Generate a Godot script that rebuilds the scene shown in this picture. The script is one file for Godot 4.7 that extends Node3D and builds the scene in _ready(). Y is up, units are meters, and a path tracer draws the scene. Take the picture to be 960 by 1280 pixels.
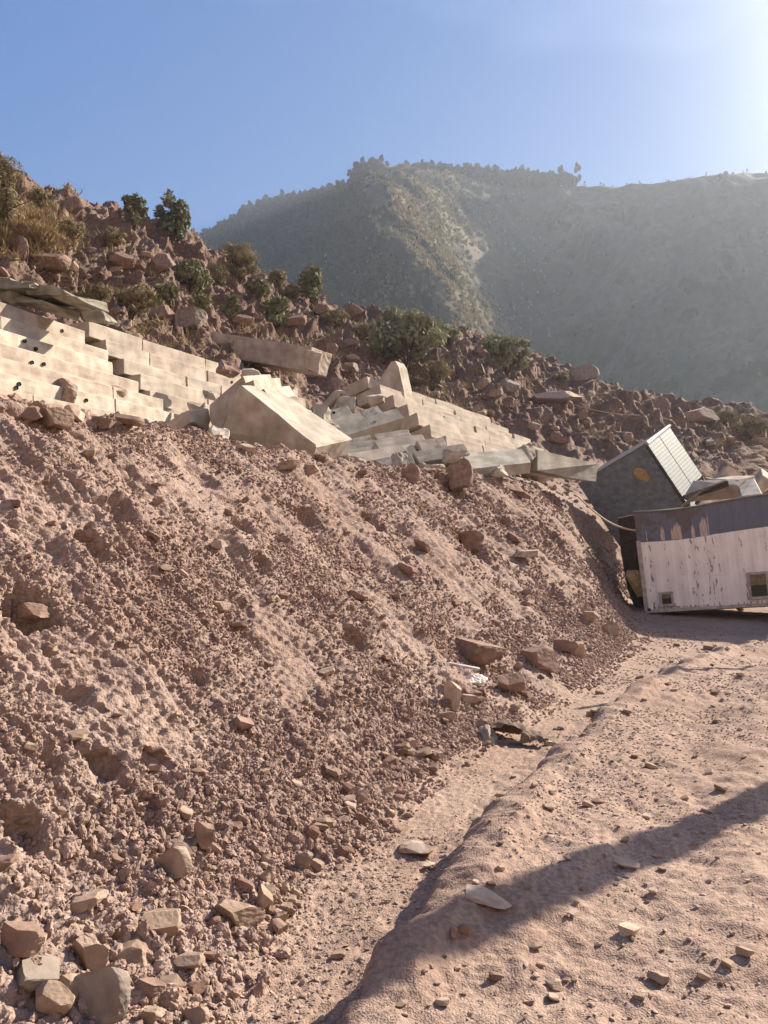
extends Node3D
# A landslide of reddish earth beside a dirt road: bank, collapsed stepped retaining walls, two wrecked cabins, hazy hill.

const F := 967.0          # focal length of the lens in pixels of a 960 x 1280 picture
const EYE := Vector3(0, 1.6, 0)
var rng := RandomNumberGenerator.new()
var used := {}
var M := {}

# ---------------------------------------------------------------- helpers
func spot(u: float, v: float, d: float) -> Vector3:      # a surveyed point: bearing, height angle and distance
	return EYE + Vector3((u - 480.0) / F * d, (640.0 - v) / F * d, -d)

func numbered(called: String) -> String:
	var n: int = used.get(called, 0)
	used[called] = n + 1
	return called if n == 0 else "%s_%03d" % [called, n]

func tag(o: Node, label: String, category: String, group := "", kind := ""):
	if label: o.set_meta("label", label)
	if category: o.set_meta("category", category)
	if group: o.set_meta("group", group)
	if kind: o.set_meta("kind", kind)
	elif label: o.set_meta("kind", "thing")
	return o

func thing(called: String, label: String, category: String, at := Vector3.ZERO, group := "") -> Node3D:
	var o := Node3D.new()
	o.name = numbered(called)
	add_child(o)
	o.position = at
	tag(o, label, category, group)
	return o

func part(called: String, mesh: Mesh, mat: Material, parent: Node, xf := Transform3D()) -> MeshInstance3D:
	var o := MeshInstance3D.new()
	o.name = called if parent != self else numbered(called)
	o.mesh = mesh
	o.material_override = mat
	o.transform = xf
	parent.add_child(o, true)
	return o

func noise(freq: float, octaves := 1, sd := 1, kind := FastNoiseLite.TYPE_SIMPLEX_SMOOTH) -> FastNoiseLite:
	var n := FastNoiseLite.new()
	n.noise_type = kind
	n.frequency = freq
	n.seed = sd
	n.fractal_type = FastNoiseLite.FRACTAL_FBM if octaves > 1 else FastNoiseLite.FRACTAL_NONE
	n.fractal_octaves = octaves
	if kind == FastNoiseLite.TYPE_CELLULAR:
		n.cellular_distance_function = FastNoiseLite.DISTANCE_EUCLIDEAN
		n.cellular_return_type = FastNoiseLite.RETURN_DISTANCE
		n.cellular_jitter = 1.0
	return n

func noise_tex(freq: float, octaves: int, sd: int, lo: Color, hi: Color, size := 512, kind := FastNoiseLite.TYPE_SIMPLEX_SMOOTH) -> NoiseTexture2D:
	var t := NoiseTexture2D.new()
	t.width = size
	t.height = size
	t.seamless = true
	t.noise = noise(freq, octaves, sd, kind)
	var g := Gradient.new()
	g.set_color(0, lo)
	g.set_color(1, hi)
	t.color_ramp = g
	return t

func lin(r: float, g: float, b: float) -> Color:          # a linear base colour as the sRGB that materials take
	return Color(r, g, b).linear_to_srgb()

func mat(called: String, c: Color, rough := 0.95, grain: Texture2D = null, scale := 1.0, relief: Texture2D = null, cm := 1.0, world := true, vertex := false) -> StandardMaterial3D:
	var m := StandardMaterial3D.new()
	m.resource_name = called
	m.albedo_color = c
	m.roughness = rough
	m.metallic_specular = 0.25
	m.vertex_color_use_as_albedo = vertex
	if grain or relief:
		m.uv1_triplanar = true
		m.uv1_world_triplanar = world
		m.uv1_scale = Vector3.ONE * scale
	if grain: m.albedo_texture = grain
	if relief:
		m.heightmap_enabled = true
		m.heightmap_texture = relief
		m.heightmap_scale = cm
	M[called] = m
	return m

func mesh_of(v: PackedVector3Array, idx := PackedInt32Array(), nrm := PackedVector3Array(), col := PackedColorArray(), uv := PackedVector2Array()) -> ArrayMesh:
	var a := []
	a.resize(Mesh.ARRAY_MAX)
	a[Mesh.ARRAY_VERTEX] = v
	if idx.size(): a[Mesh.ARRAY_INDEX] = idx
	if nrm.size(): a[Mesh.ARRAY_NORMAL] = nrm
	if col.size(): a[Mesh.ARRAY_COLOR] = col
	if uv.size(): a[Mesh.ARRAY_TEX_UV] = uv
	var m := ArrayMesh.new()
	m.add_surface_from_arrays(Mesh.PRIMITIVE_TRIANGLES, a)
	return m

func quad(v: PackedVector3Array, a: Vector3, b: Vector3, c: Vector3, d: Vector3):
	v.append_array([a, c, b, a, d, c])

# a box with chamfered edges between lo and hi; jit moves its corners, so that edges are not true
func block(size: Vector3, cham: float, jit: float, r: RandomNumberGenerator) -> PackedVector3Array:
	var h := size / 2.0
	var c := []
	for k in 8:
		var s := Vector3(1 if k & 1 else -1, 1 if k & 2 else -1, 1 if k & 4 else -1)
		c.append([s, s * h + Vector3(r.randf_range(-1, 1), r.randf_range(-1, 1), r.randf_range(-1, 1)) * jit])
	var P := []   # for each corner its three chamfer points, one lying in each axis' face
	for k in 8:
		var s: Vector3 = c[k][0]
		var p: Vector3 = c[k][1]
		var e := cham * r.randf_range(0.6, 1.6)
		P.append([p - Vector3(0, s.y, s.z) * e, p - Vector3(s.x, 0, s.z) * e, p - Vector3(s.x, s.y, 0) * e])
	var out := PackedVector3Array()
	for ax in 3:
		var b1 := 1 << ((ax + 1) % 3)
		var b2 := 1 << ((ax + 2) % 3)
		for sgn in 2:
			var k0: int = (1 << ax) * sgn
			quad(out, P[k0][ax], P[k0 | b1][ax], P[k0 | b1 | b2][ax], P[k0 | b2][ax])
		for e1 in 2:
			for e2 in 2:
				var k0: int = b1 * e1 + b2 * e2
				var k1: int = k0 | (1 << ax)
				var f1 := (ax + 1) % 3
				var f2 := (ax + 2) % 3
				quad(out, P[k0][f1], P[k1][f1], P[k1][f2], P[k0][f2])
	for k in 8:
		out.append_array([P[k][0], P[k][1], P[k][2]])
	return out

# split every triangle in four, times over, then shift each point by noise that depends on its place alone
func weather(v: PackedVector3Array, times: int, amp: float, sd: int) -> ArrayMesh:
	for k in times:
		var w := PackedVector3Array()
		for i in range(0, v.size(), 3):
			var ab := (v[i] + v[i + 1]) * .5
			var bc := (v[i + 1] + v[i + 2]) * .5
			var ca := (v[i + 2] + v[i]) * .5
			w.append_array([v[i], ab, ca, ab, v[i + 1], bc, ca, bc, v[i + 2], ab, bc, ca])
		v = w
	var n1 := noise(2.2, 3, sd)
	var n2 := noise(9.0, 2, sd + 1)
	for i in v.size():
		var p := v[i].snapped(Vector3.ONE * .0005)
		v[i] = p + Vector3(n1.get_noise_3dv(p), n1.get_noise_3dv(p + Vector3(31, 7, 3)), n1.get_noise_3dv(p + Vector3(5, 17, 41))) * amp * .5 + Vector3(n2.get_noise_3dv(p), n2.get_noise_3dv(p + Vector3(11, 2, 9)), n2.get_noise_3dv(p + Vector3(3, 27, 1))) * amp * .8
	return mesh_of(v)

func ico(sub: int) -> PackedVector3Array:
	var t := (1.0 + sqrt(5.0)) / 2.0
	var b := [Vector3(-1, t, 0), Vector3(1, t, 0), Vector3(-1, -t, 0), Vector3(1, -t, 0), Vector3(0, -1, t), Vector3(0, 1, t), Vector3(0, -1, -t), Vector3(0, 1, -t), Vector3(t, 0, -1), Vector3(t, 0, 1), Vector3(-t, 0, -1), Vector3(-t, 0, 1)]
	var f := [0, 11, 5, 0, 5, 1, 0, 1, 7, 0, 7, 10, 0, 10, 11, 1, 5, 9, 5, 11, 4, 11, 10, 2, 10, 7, 6, 7, 1, 8, 3, 9, 4, 3, 4, 2, 3, 2, 6, 3, 6, 8, 3, 8, 9, 4, 9, 5, 2, 4, 11, 6, 2, 10, 8, 6, 7, 9, 8, 1]
	var v := PackedVector3Array()
	for i in f: v.append(b[i].normalized())
	for k in sub:
		var w := PackedVector3Array()
		for i in range(0, v.size(), 3):
			var ab := (v[i] + v[i + 1]).normalized()
			var bc := (v[i + 1] + v[i + 2]).normalized()
			var ca := (v[i + 2] + v[i]).normalized()
			w.append_array([v[i], ab, ca, ab, v[i + 1], bc, ca, bc, v[i + 2], ab, bc, ca])
		v = w
	return v

# an angular stone about 1 m across: a ball cut flat by planes, then roughened
func stone(sd: int, sub: int, cuts: int, deep: float, rough: float, blocky := false) -> ArrayMesh:
	var r := RandomNumberGenerator.new()
	r.seed = sd
	var nz := noise(1.6, 3, sd)
	var planes := []
	for k in cuts:
		planes.append([Vector3(r.randfn(), r.randfn(), r.randfn()).normalized(), r.randf_range(1.0 - deep, 0.82)])
	if blocky:      # broken along bedding and joints: six rough faces first
		var b := turn(r, Vector3.UP, .25)
		for ax in [b.x, b.y, b.z]:
			for sg in [-1.0, 1.0]:
				planes.append([(ax * sg + Vector3(r.randfn(), r.randfn(), r.randfn()) * .34).normalized(), r.randf_range(.40, .74)])
	var v := ico(sub)
	var str := Vector3(r.randf_range(0.8, 1.2), r.randf_range(0.6, 0.9), r.randf_range(0.75, 1.1)) * 0.62
	for i in v.size():
		var p := v[i]
		for q in planes:
			var n: Vector3 = q[0]
			var o: float = p.dot(n) - q[1]
			if o > 0.0: p -= n * o
		p *= 1.0 + rough * nz.get_noise_3dv(p * 2.0)
		v[i] = p * str
	return mesh_of(v)

func turn(r: RandomNumberGenerator, up := Vector3.UP, lean := 0.5) -> Basis:
	var y := (up + Vector3(r.randfn(), r.randfn(), r.randfn()) * lean).normalized()
	var x := Vector3(r.randfn(), r.randfn(), r.randfn())
	x = (x - y * x.dot(y)).normalized()
	return Basis(x, y, x.cross(y))

func tube(pts: Array, r0: float, r1: float, sides := 6) -> PackedVector3Array:
	var out := PackedVector3Array()
	var last := []
	var side := Vector3.ZERO
	for i in pts.size():
		var d: Vector3 = (pts[mini(i + 1, pts.size() - 1)] - pts[maxi(i - 1, 0)]).normalized()
		side = side - d * side.dot(d)
		if side.length() < 0.01: side = d.cross(Vector3(0.31, 0.2, 0.93))
		side = side.normalized()
		var up := d.cross(side)
		var rad := lerpf(r0, r1, i / float(pts.size() - 1))
		var ring := []
		for k in sides:
			var a := TAU * k / sides
			ring.append(pts[i] + (side * cos(a) + up * sin(a)) * rad)
		if last:
			for k in sides:
				quad(out, last[k], last[(k + 1) % sides], ring[(k + 1) % sides], ring[k])
		else:
			for k in range(1, sides - 1): out.append_array([ring[0], ring[k], ring[k + 1]])
		last = ring
	for k in range(1, sides - 1): out.append_array([last[0], last[k + 1], last[k]])
	return out

# a solid slab: an outline (in order) pushed along a vector
func slab(outline: Array, push: Vector3, rough := 0.0, sd := 1) -> ArrayMesh:
	var c := Vector3.ZERO
	for p in outline: c += p
	c /= outline.size()
	var nrm := Vector3.ZERO
	for i in outline.size():
		nrm += (outline[i] - c).cross(outline[(i + 1) % outline.size()] - c)
	var x: Vector3 = (outline[1] - outline[0]).normalized()
	nrm = nrm.normalized()
	x = (x - nrm * x.dot(nrm)).normalized()
	var y := nrm.cross(x)
	var flat := PackedVector2Array()
	for p in outline: flat.append(Vector2((p - c).dot(x), (p - c).dot(y)))
	var tri := Geometry2D.triangulate_polygon(flat)
	var out := PackedVector3Array()
	for i in range(0, tri.size(), 3):
		var a: Vector3 = outline[tri[i]]
		var b: Vector3 = outline[tri[i + 1]]
		var d: Vector3 = outline[tri[i + 2]]
		out.append_array([a, d, b, a + push, b + push, d + push])
	var n := outline.size()
	for i in n:
		var a: Vector3 = outline[i]
		var b: Vector3 = outline[(i + 1) % n]
		quad(out, a, b, b + push, a + push)
	return weather(out, 3, rough, sd) if rough > 0.0 else mesh_of(out)

# ---------------------------------------------------------------- the ground, lofted over surveyed lines
var ns := 0
var nt := 0
var P := PackedVector3Array()
var N := PackedVector3Array()
var C := PackedColorArray()
var rowj := []            # first t index of each row
var colj := []
const BW := 240
const BH := 320
var near_idx := PackedInt32Array()

func at(u: float, v: float) -> int:                        # the ground vertex seen in that direction
	var bx := clampi(int(u / 4.0), 0, BW - 1)
	var by := clampi(int(v / 4.0), 0, BH - 1)
	for r in 12:
		for dy in range(-r, r + 1):
			for dx in range(-r, r + 1):
				if maxi(absi(dx), absi(dy)) != r: continue
				var x := bx + dx
				var y := by + dy
				if x < 0 or y < 0 or x >= BW or y >= BH: continue
				var k := near_idx[y * BW + x]
				if k >= 0: return k
	return 0

func ground_net() -> Array:
	var toe := [[-1.6, 0, 1], [-.95, 0, -1.2], [-.6, 0, -2.42], [-.28, 0, -3.36], [.42, -.02, -5.05], [1.7, -.2, -7.5], [3.1, -.38, -10.5], [4.4, -.5, -13.5], [5.45, -.62, -17], [7.4, -.6, -22], [11, -.5, -30], [18, -.3, -40]]
	var ridge := [[-1.0, .08, 1], [-.42, .1, -1.2], [.05, .1, -2.35], [.52, .1, -3.4], [1.25, .06, -4.85], [2.7, -.07, -7.5], [4.5, -.29, -10.2], [6.8, -.45, -13], [8.8, -.55, -16.5], [11, -.55, -21], [14, -.4, -29], [21, -.2, -39]]
	var crest := [[-4.3, 2.2, .2], [-3.7, 2.2, -2.1], [-3.35, 2.25, -3.3], [-3.0, 2.28, -4.3], [-2.3, 2.33, -6], [-1.6, 2.4, -9], [-.3, 2.35, -12.2], [1.7, 2.38, -15.3], [3.6, 2.2, -18.2], [5.8, 1.2, -21.5], [10, 1.0, -28], [17.5, .8, -39]]
	var back := [[-9, 2.9, 1], [-8, 2.95, -3], [-7.4, 2.95, -6], [-6.8, 3.0, -9], [-5.95, 3.1, -12], [-4.1, 3.1, -17.5], [-1.5, 3.1, -22], [1.8, 3.0, -24], [4.8, 2.8, -26], [8, 2.2, -27.5], [14, 1.7, -32], [24, 1.5, -40]]
	var g := [[-11.5, 5, 0], [-10.8, 5, -5], [-10, 5.1, -9], [-9.4, 5.4, -12.5], [-8.4, 5.5, -16], [-5.8, 5.7, -21.5], [-2.2, 5.9, -27.5], [1.5, 5.5, -29], [5.5, 4.9, -32], [10, 4.0, -33.5], [17, 3.4, -37], [28, 2.5, -46]]
	var h := [[-16, 8, -1], [-14.5, 8, -7], [-13.5, 7.9, -13], [-12, 7.8, -18], [-9.9, 8.4, -22.5], [-7.4, 8.6, -28], [-3.1, 9.0, -35], [1.5, 8.5, -37.5], [7, 7.8, -40], [13, 6.6, -42], [20.5, 5.8, -45], [33, 4.5, -54]]
	var sky := [[-28, 15, -2], [-25, 15, -10], [-21.5, 14.8, -18], [-18.5, 14.7, -26.5], [-13.9, 14.4, -32], [-11, 15.7, -40], [-4.4, 14, -47], [2, 13.4, -50], [9.3, 12.1, -53], [17.6, 9.3, -55], [27, 8.6, -57], [42, 7, -62]]
	var rows := []
	for k in 16: rows.append([])
	for i in 12:
		var t := Vector3(toe[i][0], toe[i][1], toe[i][2])
		var r := Vector3(ridge[i][0], ridge[i][1], ridge[i][2])
		var c := Vector3(crest[i][0], crest[i][1], crest[i][2])
		var b := Vector3(back[i][0], back[i][1], back[i][2])
		var s := Vector3(sky[i][0], sky[i][1], sky[i][2])
		rows[0].append(r + Vector3(16, .5, 3))
		rows[1].append(r + Vector3(7, .12, 1.6))
		rows[2].append(r + Vector3(2.4, .03, .6))
		rows[3].append(r + Vector3(0, .03, 0))
		rows[4].append(r + Vector3(t.x - r.x, 0, t.z - r.z).normalized() * .09 + Vector3(0, -.13, 0))
		rows[5].append(r.lerp(t, .55) + Vector3(0, -.09, 0))
		rows[6].append(t)
		var f := Vector3(c.x - t.x, 0, c.z - t.z)
		var dy := c.y - t.y
		rows[7].append(t + f * .20 + Vector3(0, dy * .16, 0))
		rows[8].append(t + f * .58 + Vector3(0, dy * .60, 0))
		rows[9].append(t + f * .90 + Vector3(0, dy * .95, 0))
		rows[10].append(c + f * .06)
		rows[11].append(b)
		rows[12].append(Vector3(g[i][0], g[i][1], g[i][2]))
		rows[13].append(Vector3(h[i][0], h[i][1], h[i][2]))
		rows[14].append(s)
		rows[15].append(s + Vector3(2, -7, -14))
	return rows

func build_ground():
	var net := ground_net()
	var sc := [24, 90, 110, 130, 130, 110, 95, 75, 55, 40, 14]
	var tcnt := [8, 40, 150, 22, 34, 44, 120, 170, 125, 34, 55, 22, 90, 90, 8]
	var S := PackedFloat32Array()
	var T := PackedFloat32Array()
	for k in sc.size():
		colj.append(S.size())
		for i in sc[k]: S.append(k + i / float(sc[k]))
	S.append(sc.size() - 0.0001)
	for k in tcnt.size():
		rowj.append(T.size())
		for i in tcnt[k]: T.append(k + i / float(tcnt[k]))
	rowj.append(T.size())
	T.append(tcnt.size() - 0.0001)
	ns = S.size()
	nt = T.size()
	var B := PackedVector3Array()
	B.resize(ns * nt)
	var rp := []
	rp.resize(16)
	for i in ns:
		var c := int(S[i])
		var f := S[i] - c
		for r in 16:
			var row: Array = net[r]
			rp[r] = row[c].cubic_interpolate(row[c + 1], row[maxi(c - 1, 0)], row[mini(c + 2, 11)], f)
		for j in nt:
			var r := int(T[j])
			var g := T[j] - r
			var a: Vector3 = rp[r]
			var b: Vector3 = rp[r + 1]
			var lo: Vector3 = rp[maxi(r - 1, 0)].lerp(a, .35)
			var hi: Vector3 = rp[mini(r + 2, 15)].lerp(b, .35)
			B[i * nt + j] = a.cubic_interpolate(b, lo, hi, g)
	# how strongly each line is broken up: clods, broad lumps, downhill rills, rock ledges
	var a_clod := [.10, .10, .12, .25, .3, .06, .55, 1.25, 1.0, 1.0, .8, .7, .9, 1.0, 1.0, .6]
	var a_lump := [.05, .05, .05, .05, .03, .02, .05, .11, .13, .12, .08, .16, .35, .9, .6, .5]
	var a_rill := [0, 0, 0, 0, 0, 0, .1, .7, 1, 1, .4, 0, 0, 0, 0, 0]
	var a_ledge := [0, 0, 0, 0, 0, 0, 0, 0, 0, 0, 0, .1, .7, 1, .8, .5]
	var n_lump := noise(0.45, 2, 11)
	var n_mid := noise(1.7, 2, 12)
	var n_c1 := noise(4.2, 1, 13, FastNoiseLite.TYPE_CELLULAR)
	var n_c2 := noise(15.0, 1, 14, FastNoiseLite.TYPE_CELLULAR)
	var n_c3 := noise(36.0, 1, 15, FastNoiseLite.TYPE_CELLULAR)
	var n_fine := noise(21.0, 3, 16)
	var n_mask := noise(0.9, 2, 17)
	var n_rill := noise(1.0, 3, 18)
	var n_ledge := noise(0.28, 4, 19)
	n_ledge.fractal_type = FastNoiseLite.FRACTAL_RIDGED
	var n_step := noise(0.6, 3, 21, FastNoiseLite.TYPE_CELLULAR)
	n_step.cellular_return_type = FastNoiseLite.RETURN_CELL_VALUE
	var n_col := noise(0.7, 3, 22)
	var n_col2 := noise(6.0, 2, 23)
	P.resize(ns * nt)
	C.resize(ns * nt)
	var bank := Color(.425, .31, .26)
	var bank_dark := Color(.315, .21, .17)
	var road := Color(.47, .335, .265)
	var road_dark := Color(.36, .24, .185)
	var rock := Color(.20, .125, .10)
	var rock_tan := Color(.33, .235, .175)
	for i in ns:
		for j in nt:
			var k := i * nt + j
			var p := B[k]
			var ds := B[mini(i + 1, ns - 1) * nt + j] - B[maxi(i - 1, 0) * nt + j]
			var dt := B[i * nt + mini(j + 1, nt - 1)] - B[i * nt + maxi(j - 1, 0)]
			var n := ds.cross(dt).normalized()
			var r := int(T[j])
			var g := T[j] - r
			var ac := lerpf(a_clod[r], a_clod[r + 1], g)
			var al := lerpf(a_lump[r], a_lump[r + 1], g)
			var ar := lerpf(a_rill[r], a_rill[r + 1], g)
			var ag := lerpf(a_ledge[r], a_ledge[r + 1], g)
			var mask := clampf(n_mask.get_noise_3dv(p) * 1.9 + .42, .06, 1.0)
			var depth := -p.z
			var h := al * n_lump.get_noise_3dv(p) + al * .35 * n_mid.get_noise_3dv(p)
			var c1 := 0.0
			if r < 11 or depth < 20.0:
				c1 = -n_c1.get_noise_3dv(p)
				var c2 := -n_c2.get_noise_3dv(p + n * c1 * .1)
				h += ac * mask * (.045 * (c1 - .45) * mask + .020 * (c2 - .5))
				if depth < 12.0:
					h += ac * (.4 + .6 * mask) * .016 * (-n_c3.get_noise_3dv(p) - .5)
				h += (ac * .9 + .22) * .02 * n_fine.get_noise_3dv(p)
				if r < 6: h += .004 * mask * (c2 - .5)
				elif depth > 6.0: h += ac * .022 * n_mid.get_noise_3dv(p * 4.3) + ac * .02 * mask * (c1 - .45)
			if ar > 0.0:
				# rills run straight down the bank: noise stretched along the fall line
				var q := Vector3(S[i] * 3.4 + p.z * -.35 + n_mid.get_noise_3dv(p) * .25, T[j] * .9, p.y * .5)
				h += ar * (.075 * n_rill.get_noise_3dv(q) + .03 * n_rill.get_noise_3dv(q * Vector3(4.1, 2.4, 1)))
				h += ar * .016 * n_rill.get_noise_3dv(q * Vector3(13.0, 4.0, 1))
			if ag > 0.0:
				var q := Vector3(p.x * 1.1 + p.y * .9, p.y * .8 - p.x * .3, p.z * .5)
				h += ag * (.75 * n_ledge.get_noise_3dv(q * 1.3) + .13 * n_step.get_noise_3dv(Vector3(p.x + p.y * .6, p.y * 2.0, p.z) * 1.1) + .05 * n_step.get_noise_3dv(Vector3(p.x, p.y * 1.6, p.z) * 2.6) + .16 * n_mid.get_noise_3dv(p * .8) + .05 * n_mid.get_noise_3dv(p * 2.7) + .02 * n_step.get_noise_3dv(p * 6.0))
			if r == 2 or r == 3 or r == 4:   # the lip between the two wheel tracks is ragged
				var off: float = (1.0 - g) * 2.45 if r == 2 else (g * .12 if r == 3 else .12 + g * .3)
				var berm := .5 + .9 * n_mid.get_noise_3dv(p * .8)
				h += .09 * berm * exp(-off * off / .02)                       # the ragged lip
				if r == 2: h -= .035 * exp(-pow((off - .75) / .22, 2)) * (.6 + n_lump.get_noise_3dv(p * 2.0)) - .02 * exp(-pow((off - 1.15) / .16, 2))   # a second wheel mark
				h += .022 * n_mid.get_noise_3dv(p * 2.6)
			P[k] = p + n * h
			var w := n_col.get_noise_3dv(p) * .9 + n_col2.get_noise_3dv(p) * .35
			var col: Color
			if r < 6:
				col = road.lerp(road_dark, clampf(.35 + w * .8, 0, 1))
			elif r < 11:
				col = bank.lerp(bank_dark, clampf(.35 + w * .7 - c1 * .0, 0, 1))
				if r == 6: col = col.lerp(road, clampf(.6 - g * 1.2, 0, 1))
			else:
				col = rock.lerp(rock_tan, clampf(.25 + w * .9, 0, 1))
				if r == 11: col = bank_dark.lerp(col, g)
			C[k] = col
	dents()
	N.resize(ns * nt)
	for i in ns:
		for j in nt:
			var ds := P[mini(i + 1, ns - 1) * nt + j] - P[maxi(i - 1, 0) * nt + j]
			var dt := P[i * nt + mini(j + 1, nt - 1)] - P[i * nt + maxi(j - 1, 0)]
			N[i * nt + j] = ds.cross(dt).normalized()
	index_ground()
	ground_piece("dirt_road", rowj[0], rowj[6], M.road)
	ground_piece("earth_bank", rowj[6], rowj[11], M.soil)
	ground_piece("rubble_slope", rowj[11], nt - 1, M.slope)

# hollows where lumps have fallen out of the bank
func dents():
	index_ground()
	var n1 := noise(6.0, 2, 29)
	for e in [[35, 762, 42, .16], [118, 678, 34, .12], [150, 634, 30, .10], [22, 1036, 40, .10], [130, 958, 26, .08], [196, 948, 24, .08], [584, 682, 34, .26], [634, 652, 22, .16], [566, 604, 30, .2], [60, 950, 26, .07], [330, 700, 26, .09], [300, 655, 22, .08], [440, 800, 24, .08], [250, 840, 22, .07], [90, 860, 28, .08], [520, 720, 22, .10], [690, 660, 30, .2], [180, 1010, 26, .06], [380, 640, 26, .10], [470, 650, 24, .12]]:
		var k := at(e[0], e[1])
		var c := P[k]
		var rad: float = e[2] * -c.z / F
		var ci := k / nt
		var cj := k % nt
		var nn := (P[mini(ci + 3, ns - 1) * nt + cj] - P[maxi(ci - 3, 0) * nt + cj]).cross(P[ci * nt + mini(cj + 3, nt - 1)] - P[ci * nt + maxi(cj - 3, 0)]).normalized()
		for i in range(maxi(ci - 90, 0), mini(ci + 90, ns)):
			for j in range(maxi(cj - 120, 0), mini(cj + 120, nt)):
				var q := P[i * nt + j] - c
				var f := q.length() / rad * (1.0 + .5 * n1.get_noise_3dv(P[i * nt + j]))
				if f < 1.0: P[i * nt + j] -= nn * e[3] * smoothstep(1.0, .55, f)

func index_ground():
	near_idx.resize(BW * BH)
	near_idx.fill(-1)
	for k in P.size():
		var z := -P[k].z
		if z < .5: continue
		var u := 480.0 + P[k].x / z * F
		var v := 640.0 - (P[k].y - 1.6) / z * F
		if u < 0 or v < 0 or u >= 960 or v >= 1280: continue
		var b := int(v / 4.0) * BW + int(u / 4.0)
		if near_idx[b] < 0 or -P[near_idx[b]].z > z: near_idx[b] = k

func ground_piece(called: String, j0: int, j1: int, m: Material):
	var w := j1 - j0 + 1
	var v := PackedVector3Array()
	var n := PackedVector3Array()
	var c := PackedColorArray()
	for i in ns:
		v.append_array(P.slice(i * nt + j0, i * nt + j1 + 1))
		n.append_array(N.slice(i * nt + j0, i * nt + j1 + 1))
		c.append_array(C.slice(i * nt + j0, i * nt + j1 + 1))
	var idx := PackedInt32Array()
	idx.resize((ns - 1) * (w - 1) * 6)
	var q := 0
	for i in ns - 1:
		for j in w - 1:
			var a := i * w + j
			var b := a + w
			idx[q] = a
			idx[q + 1] = a + 1
			idx[q + 2] = b
			idx[q + 3] = b
			idx[q + 4] = a + 1
			idx[q + 5] = b + 1
			q += 6
	tag(part(called, mesh_of(v, idx, n, c), m, self), "", "", "", "structure")

# loose clods and pebbles: nobody could count them
func scatter(called: String, label: String, category: String, meshes: Array, m: Material, count: int, i0: int, i1: int, j0: int, j1: int, s0: float, s1: float, pow_: float, tint: Array, sd: int, patch := 0.0, flat := 1.0):
	var r := RandomNumberGenerator.new()
	r.seed = sd
	var nz := noise(.8, 2, sd)
	var bufs := []
	for k in meshes.size(): bufs.append(PackedFloat32Array())
	for q in count:
		var i := r.randi_range(i0, i1)
		var j := r.randi_range(j0, j1)
		var p := P[i * nt + j]
		if patch > 0.0 and nz.get_noise_3dv(p) + r.randf_range(-.3, .3) < patch - .5: continue
		if j0 < rowj[10] and r.randf() < minf((-p.z - 5.0) / 14.0, .8): continue      # far off, single crumbs do not tell
		var s := lerpf(s0, s1, pow(r.randf(), pow_))
		if s < -p.z * .0022: s = -p.z * .0024 * r.randf_range(1, 1.5)
		var b := turn(r, N[i * nt + j], .6 if flat > .9 else .2) * Basis.from_scale(Vector3(s * r.randf_range(.8, 1.3), s * r.randf_range(.6, 1.1) * flat, s))
		p += N[i * nt + j] * s * .15
		var c: Color = C[i * nt + j].lerp(tint[0].lerp(tint[1], r.randf()), .35)
		c = c * r.randf_range(.95, 1.25)
		bufs[q % meshes.size()].append_array([b.x.x, b.y.x, b.z.x, p.x, b.x.y, b.y.y, b.z.y, p.y, b.x.z, b.y.z, b.z.z, p.z, c.r, c.g, c.b, 1.0])
	var root := thing(called, label, category)
	tag(root, "", "", "", "stuff")
	for k in meshes.size(): copies("clod", meshes[k], m, bufs[k], root)

func copies(called: String, mesh: Mesh, m: Material, buf: PackedFloat32Array, parent: Node):
	var mm := MultiMesh.new()
	mm.transform_format = MultiMesh.TRANSFORM_3D
	mm.use_colors = true
	mm.mesh = mesh
	mm.instance_count = buf.size() / 16
	mm.buffer = buf
	var o := MultiMeshInstance3D.new()
	o.name = called
	o.multimesh = mm
	o.material_override = m
	parent.add_child(o, true)
	tag(o, "", "", "", "stuff")

func row16(b: Basis, p: Vector3, c: Color) -> Array:
	return [b.x.x, b.y.x, b.z.x, p.x, b.x.y, b.y.y, b.z.y, p.y, b.x.z, b.y.z, b.z.z, p.z, c.r, c.g, c.b, 1.0]

# ---------------------------------------------------------------- the far hill
var HP := PackedVector3Array()
var HN := PackedVector3Array()
var hs := 0
var ht := 0

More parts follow.
